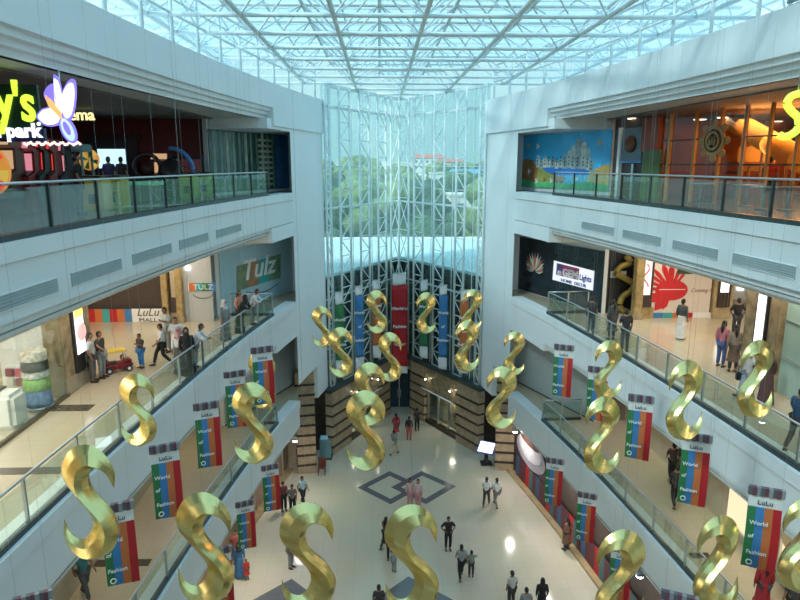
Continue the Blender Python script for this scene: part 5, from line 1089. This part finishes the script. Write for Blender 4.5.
def person(px,fy,z,kind,pose,top,bot,label,ang=0,sc=1.0,scarf=None,group=None,loc=None):
    key=(kind,pose)
    if key not in PROTO: PROTO[key]=make_person(kind,pose); t=PROTO[key]
    else: t=copy_tree(PROTO[key])
    c=Vector(loc) if loc else onz(px,fy,z); t.location=(c.x,c.y,z); t.rotation_euler=(0,0,R(ang)); t.scale=(sc,sc,sc)
    t['label']=label; t['category']='person'
    for ch in t.children:
        s=ch.get('slot',0)
        if s and s>0:
            m={1:cloth(top),2:cloth(bot) if ch.name.split('.')[0]!='headscarf' else cloth(scarf or bot),3:cloth((.05,.05,.06))}[s]; sl=ch.material_slots[0]; sl.link='OBJECT'; sl.material=m
    return t
Wt=(.72,.74,.76); Gy=(.26,.28,.30); Bk=(.018,.018,.02); Dk=(.05,.045,.05); Rd=(.45,.04,.05); Pk=(.60,.28,.30); Nv=(.03,.05,.12); Bn=(.12,.07,.045); Tl=(.05,.22,.26); Cr=(.55,.5,.4)
G=0
person(394,455,G,'man','walk',Gy,Cr,'person in grey shirt and pale trousers walking, nearest of the four near the entrance',150)
person(396,437,G,'dress','walk',Rd,Rd,'person in red tunic and dark trousers near the entrance door',200)
person(409,440,G,'woman','stand',Dk,(.55,.12,.10),'person in dark top and red trousers near the entrance door',170)
person(417,431,G,'man','stand',Dk,Bk,'person in all dark clothes, farthest right of the four near the entrance',190)
person(284,511,G,'man','stand',(.18,.05,.05),Bk,'person in dark red shirt, left of three by the left shop kerb',30)
person(293,514,G,'man','stand',(.16,.13,.13),Bk,'person in dark grey shirt, middle of three by the left shop kerb',10)
person(303,505,G,'man','walk',(.45,.60,.62),Dk,'person in pale blue shirt, right of three by the left shop kerb',40)
person(291,568,G,'man','stand',Bk,Gy,'person in black partly hidden behind the large golden S at lower centre left',60)
person(486,506,G,'man','walk',Wt,Dk,'person in white shirt, left of the pair walking by the right side',160)
person(496,507,G,'man','walk',(.66,.68,.66),(.2,.2,.2),'person in white shirt, right of the pair walking by the right side',200)
person(448,550,G,'man','hips',Bk,Bk,'person in black clothes standing alone on the ground floor',5,1.04)
person(461,579,G,'man','walk',(.30,.33,.33),Bk,'person in grey shirt walking with a child on the ground floor',185)
person(471,577,G,'man','reach',(.25,.27,.24),Dk,'child in grey green shirt holding hands with an adult',175,.78)
person(386,549,G,'dress','walk',(.14,.04,.04),Bk,'person in dark red tunic beside the bottom centre golden S',140)
person(390,561,G,'man','stand',Dk,Bk,'person in dark clothes close behind the child by the bottom centre golden S',160,.95)
person(394,572,G,'man','reach',(.32,.36,.34),Gy,'child in grey beside the bottom centre golden S',150,.66)
person(410,507,G,'woman','stand',(.6,.42,.42),Pk,'person in pale pink top standing behind the bottom centre golden S',20)
person(418,508,G,'woman','stand',(.68,.5,.48),Pk,'person in light pink, right of the two behind the bottom centre golden S',340)
person(511,607,G,'man','stand',(.6,.6,.58),Dk,'person in white patterned shirt at the bottom edge, left of the group',200)
person(525,625,G,'man','stand',Gy,Dk,'person of whom mostly the dark head shows at the bottom edge',180)
person(541,615,G,'abaya','stand',Bk,Bk,'person in black robe at the bottom edge, right of the group',180)
person(379,622,G,'man','stand',Dk,Bk,'person whose dark head shows left of the bottom centre golden S',180)
person(566,550,G,'dress','stand',(.20,.10,.06),(.16,.08,.05),'person in brown tunic beside the right striped hoarding',215)
person(240,577,G,'abaya','stand',(.04,.14,.28),(.05,.16,.32),'person in long blue dress beside the left shopfronts',20,1,Bk)
person(247,579,G,'dress','stand',(.55,.04,.03),(.55,.04,.03),'small child in red beside the person in a blue dress',20,.58)
person(237,563,G,'dress','stand',(.28,.07,.05),(.28,.07,.05),'person in rust red tunic behind the person in a blue dress',10)
z=5.6
person(86,598,z,'man','walk',Tl,(.10,.11,.12),'person in teal shirt walking in the left lowest gallery',60)
person(671,482,z,'man','walk',(.06,.04,.035),Bk,'person in dark brown shirt, farther of the pair in the right lowest gallery',170)
person(674,507,z,'man','walk',(.04,.04,.05),Bk,'person in black, nearer of the pair in the right lowest gallery',175)
person(760,613,z,'dress','stand',(.35,.02,.03),(.35,.02,.03),'person in dark red robe at the bottom right',170)
person(789,628,z,'man','stand',Dk,Bk,'person whose dark head shows at the bottom right corner',170)
z=11.2
person(94,382,z,'man','stand',(.48,.50,.48),(.12,.12,.13),'person in grey shirt left of the red toy car',100)
person(103,378,z,'man','reach',Dk,Gy,'person in dark top bending towards the red toy car',80,.96)
person(142,368,z,'man','phone',Dk,(.04,.2,.5),'small child in blue trousers right of the red toy car',330,.75)
person(163,366,z,'man','walk',Wt,Bk,'child in white shirt and black trousers walking in the left middle gallery',300,.92)
person(168,352,z,'man','phone',(.50,.55,.60),Gy,'person in pale blue shirt behind the walking child',330,1.05)
person(178,362,z,'man','stand',(.66,.68,.70),(.5,.5,.48),'person in white in the middle gallery group, between walking child and pink scarf',20)
person(181,374,z,'abaya','stand',Wt,(.10,.10,.11),'person in white top and pink headscarf near the left middle rail',0,.98,Pk)
person(189,376,z,'abaya','stand',Bk,Bk,'person in long black robe near the left middle rail',20)
def at_rail(side,Y,off=.42): x,y=edge(side,Y); return (x+side*off,y,11.2)
person(0,0,z,'abaya','stand',Gy,(.2,.2,.2),'person in grey robe beside those leaning on the left middle rail',60,1,(.6,.6,.6),loc=(-6.95-.6,26.0,z))
person(0,0,z,'abaya','lean',Bk,Bk,'person in black leaning on the left middle rail, far group',85,1,loc=(-6.95-.25,27.2,z))
person(0,0,z,'woman','stand',(.60,.25,.18),Dk,'person in orange pink scarf top between two at the left middle rail',60,1,loc=(-7.35,28.0,z))
person(0,0,z,'man','lean',Wt,(.35,.36,.36),'person in white shirt bending over the far end of the left middle rail',80,1,loc=(-6.95,28.6,z))
person(0,0,z,'man','lean',Wt,Gy,'person in white shirt leaning on the left middle rail, nearest of the leaning people',85,1,loc=(-7.75,22.2,z))
person(590,335,z,'man','stand',Dk,Bk,'person in dark clothes by the dark shopfront, farthest left of the right middle gallery',150)
person(611,340,z,'dress','stand',(.07,.075,.08),Dk,'person in dark grey dress near the right middle rail',200)
person(624,352,z,'man','phone',(.03,.03,.035),(.04,.045,.06),'person in black with raised arm near the right middle rail',180)
person(680,339,z,'dhoti','stand',(.10,.11,.11),(.72,.72,.70),'person in grey shirt and long white wrap in front of the red burst poster',120)
person(735,338,z,'man','hips',Bk,Dk,'person in black shirt near the cream pillar, right middle gallery',170)
person(720,367,z,'woman','stand',(.50,.16,.20),(.06,.10,.25),'person in pink shirt and blue jeans, right middle gallery',120)
person(732,372,z,'dress','stand',(.26,.20,.16),Bn,'person in brown dress beside the one in pink shirt',160)
person(743,402,z,'man','walk',(.55,.55,.58),(.30,.38,.48),'person in pale shirt carrying a dark bag behind the golden S nearest the light box',200)
person(764,405,z,'abaya','stand',(.10,.05,.05),(.10,.05,.05),'person in dark robe half hidden by the golden S nearest the light box',190)
person(794,452,z,'man','walk',(.04,.09,.17),Dk,'person in blue shirt at the right picture edge, right middle gallery',120)
z=16.95
def p3(px,X,*a,**k): q=onX(px,X,z); return person(0,0,z,*a,loc=(q.x,q.y,z),**k)
p3(121,-11.6,'man','stand',(.02,.03,.10),Bk,'person in dark blue silhouetted before the big monitor, left one',180)
p3(133,-11.4,'man','stand',Bk,Bk,'person in black silhouetted before the big monitor, right one',170)
p3(185,-9.75,'man','phone',Dk,Bk,'person in dark clothes playing by the blue arched machine',100)
p3(90,-9.9,'man','stand',Bk,Dk,'person in black by the claw machine, left top floor',120)
p3(755,12.6,'man','stand',(.40,.03,.03),Bk,'person in red shirt inside the orange play zone',140)
# the dark bag
c=onz(745,400,11.2); t=thing('handbag',(c.x-.3,c.y-.1,11.9),'dark handbag hanging beside the person in pale shirt, right middle gallery','bag')
part('bag_body',MB().bev((c.x-.45,c.y-.2,11.9),(c.x-.12,c.y-.05,12.15),.04),BLACK,t); part('strap',MB().tube([(c.x-.42,c.y-.12,12.12),(c.x-.28,c.y-.1,12.5),(c.x-.15,c.y-.12,12.12)],.012,6),BLACK,t)
for o in D.objects:
    if 'slot' in o: del o['slot']
# ------------------------------------------------------------------ light
w=D.worlds.new('world'); SC.world=w; w.use_nodes=True; nt=w.node_tree; bg=nt.nodes['Background']
tc=nt.nodes.new('ShaderNodeTexCoord'); sp=nt.nodes.new('ShaderNodeSeparateXYZ'); nt.links.new(tc.outputs['Generated'],sp.inputs[0])
cr=nt.nodes.new('ShaderNodeValToRGB'); e=cr.color_ramp.elements
e[0].position=0; e[0].color=(.22,.36,.38,1); e[1].position=1; e[1].color=(.22,.48,.72,1)
x=e.new(.12); x.color=(.24,.40,.43,1); x=e.new(.4); x.color=(.34,.58,.68,1)
nz=nt.nodes.new('ShaderNodeTexNoise'); nz.inputs['Scale'].default_value=2.2; nz.inputs['Detail'].default_value=6; nt.links.new(tc.outputs['Generated'],nz.inputs['Vector'])
nr=nt.nodes.new('ShaderNodeValToRGB'); nr.color_ramp.elements[0].position=.5; nr.color_ramp.elements[1].position=.72
mx=nt.nodes.new('ShaderNodeMix'); mx.data_type='RGBA'; mx.inputs[7].default_value=(.75,.85,.9,1)
nt.links.new(nz.outputs['Fac'],nr.inputs['Fac']); nt.links.new(nr.outputs['Color'],mx.inputs['Factor']); nt.links.new(sp.outputs['Z'],cr.inputs['Fac']); nt.links.new(cr.outputs['Color'],mx.inputs[6])
nt.links.new(mx.outputs[2],bg.inputs['Color']); bg.inputs['Strength'].default_value=WORLD_S
s=D.lights.new('sun','SUN'); s.energy=3.2; s.angle=R(9); s.color=(1,.96,.88); so=D.objects.new('sun',s); COL.objects.link(so)
so.rotation_euler=Vector((.62,.45,-.62)).to_track_quat('-Z','Y').to_euler()
WARM=(1,.80,.56)
for side in (-1,1):
    for li,pw in ((0,75),(1,62),(2,105)):
        z={0:3.55,1:9.25,2:14.95}[li]
        for Y in (3,11,19,27): area((X0+side*(11 if li else 10.6),Y,z),2.6,pw,WARM if li<2 else (1,.90,.74),5)
for Y in (10,22): area((-17,Y,14.9),4,350,(1,.88,.7),5); area((18,Y,14.9),4,350,(1,.88,.7),5)
area((15.5,23,20.2),5,600,(1,.42,.10),8); area((14.0,24,19.6),3,280,(1,.40,.10),3,rot=(R(-70),0,R(-20))); area((-14,12,14.9),5,500,(1,.93,.82),8); area((-3.2,42.3,2.5),.3,40,(1,.85,.6)); area((4.0,42.3,2.5),.3,40,(1,.85,.6)); area((14.5,13,20.2),4,150,(1,.45,.12),6)  # the tilted area light is unseen fill added to brighten the play zone wall
area((-14,20,20.3),6,120,(.9,.85,1),10)
vs=SC.view_settings; SC.display_settings.display_device='sRGB'
vs.view_transform='Standard'; vs.look='None'; vs.gamma=1; vs.exposure=EXPO; vs.use_curve_mapping=False
# the spare object marks used while copying are removed
for o in D.objects:
    for k in ('_w','used'):
        if k in o: del o[k]
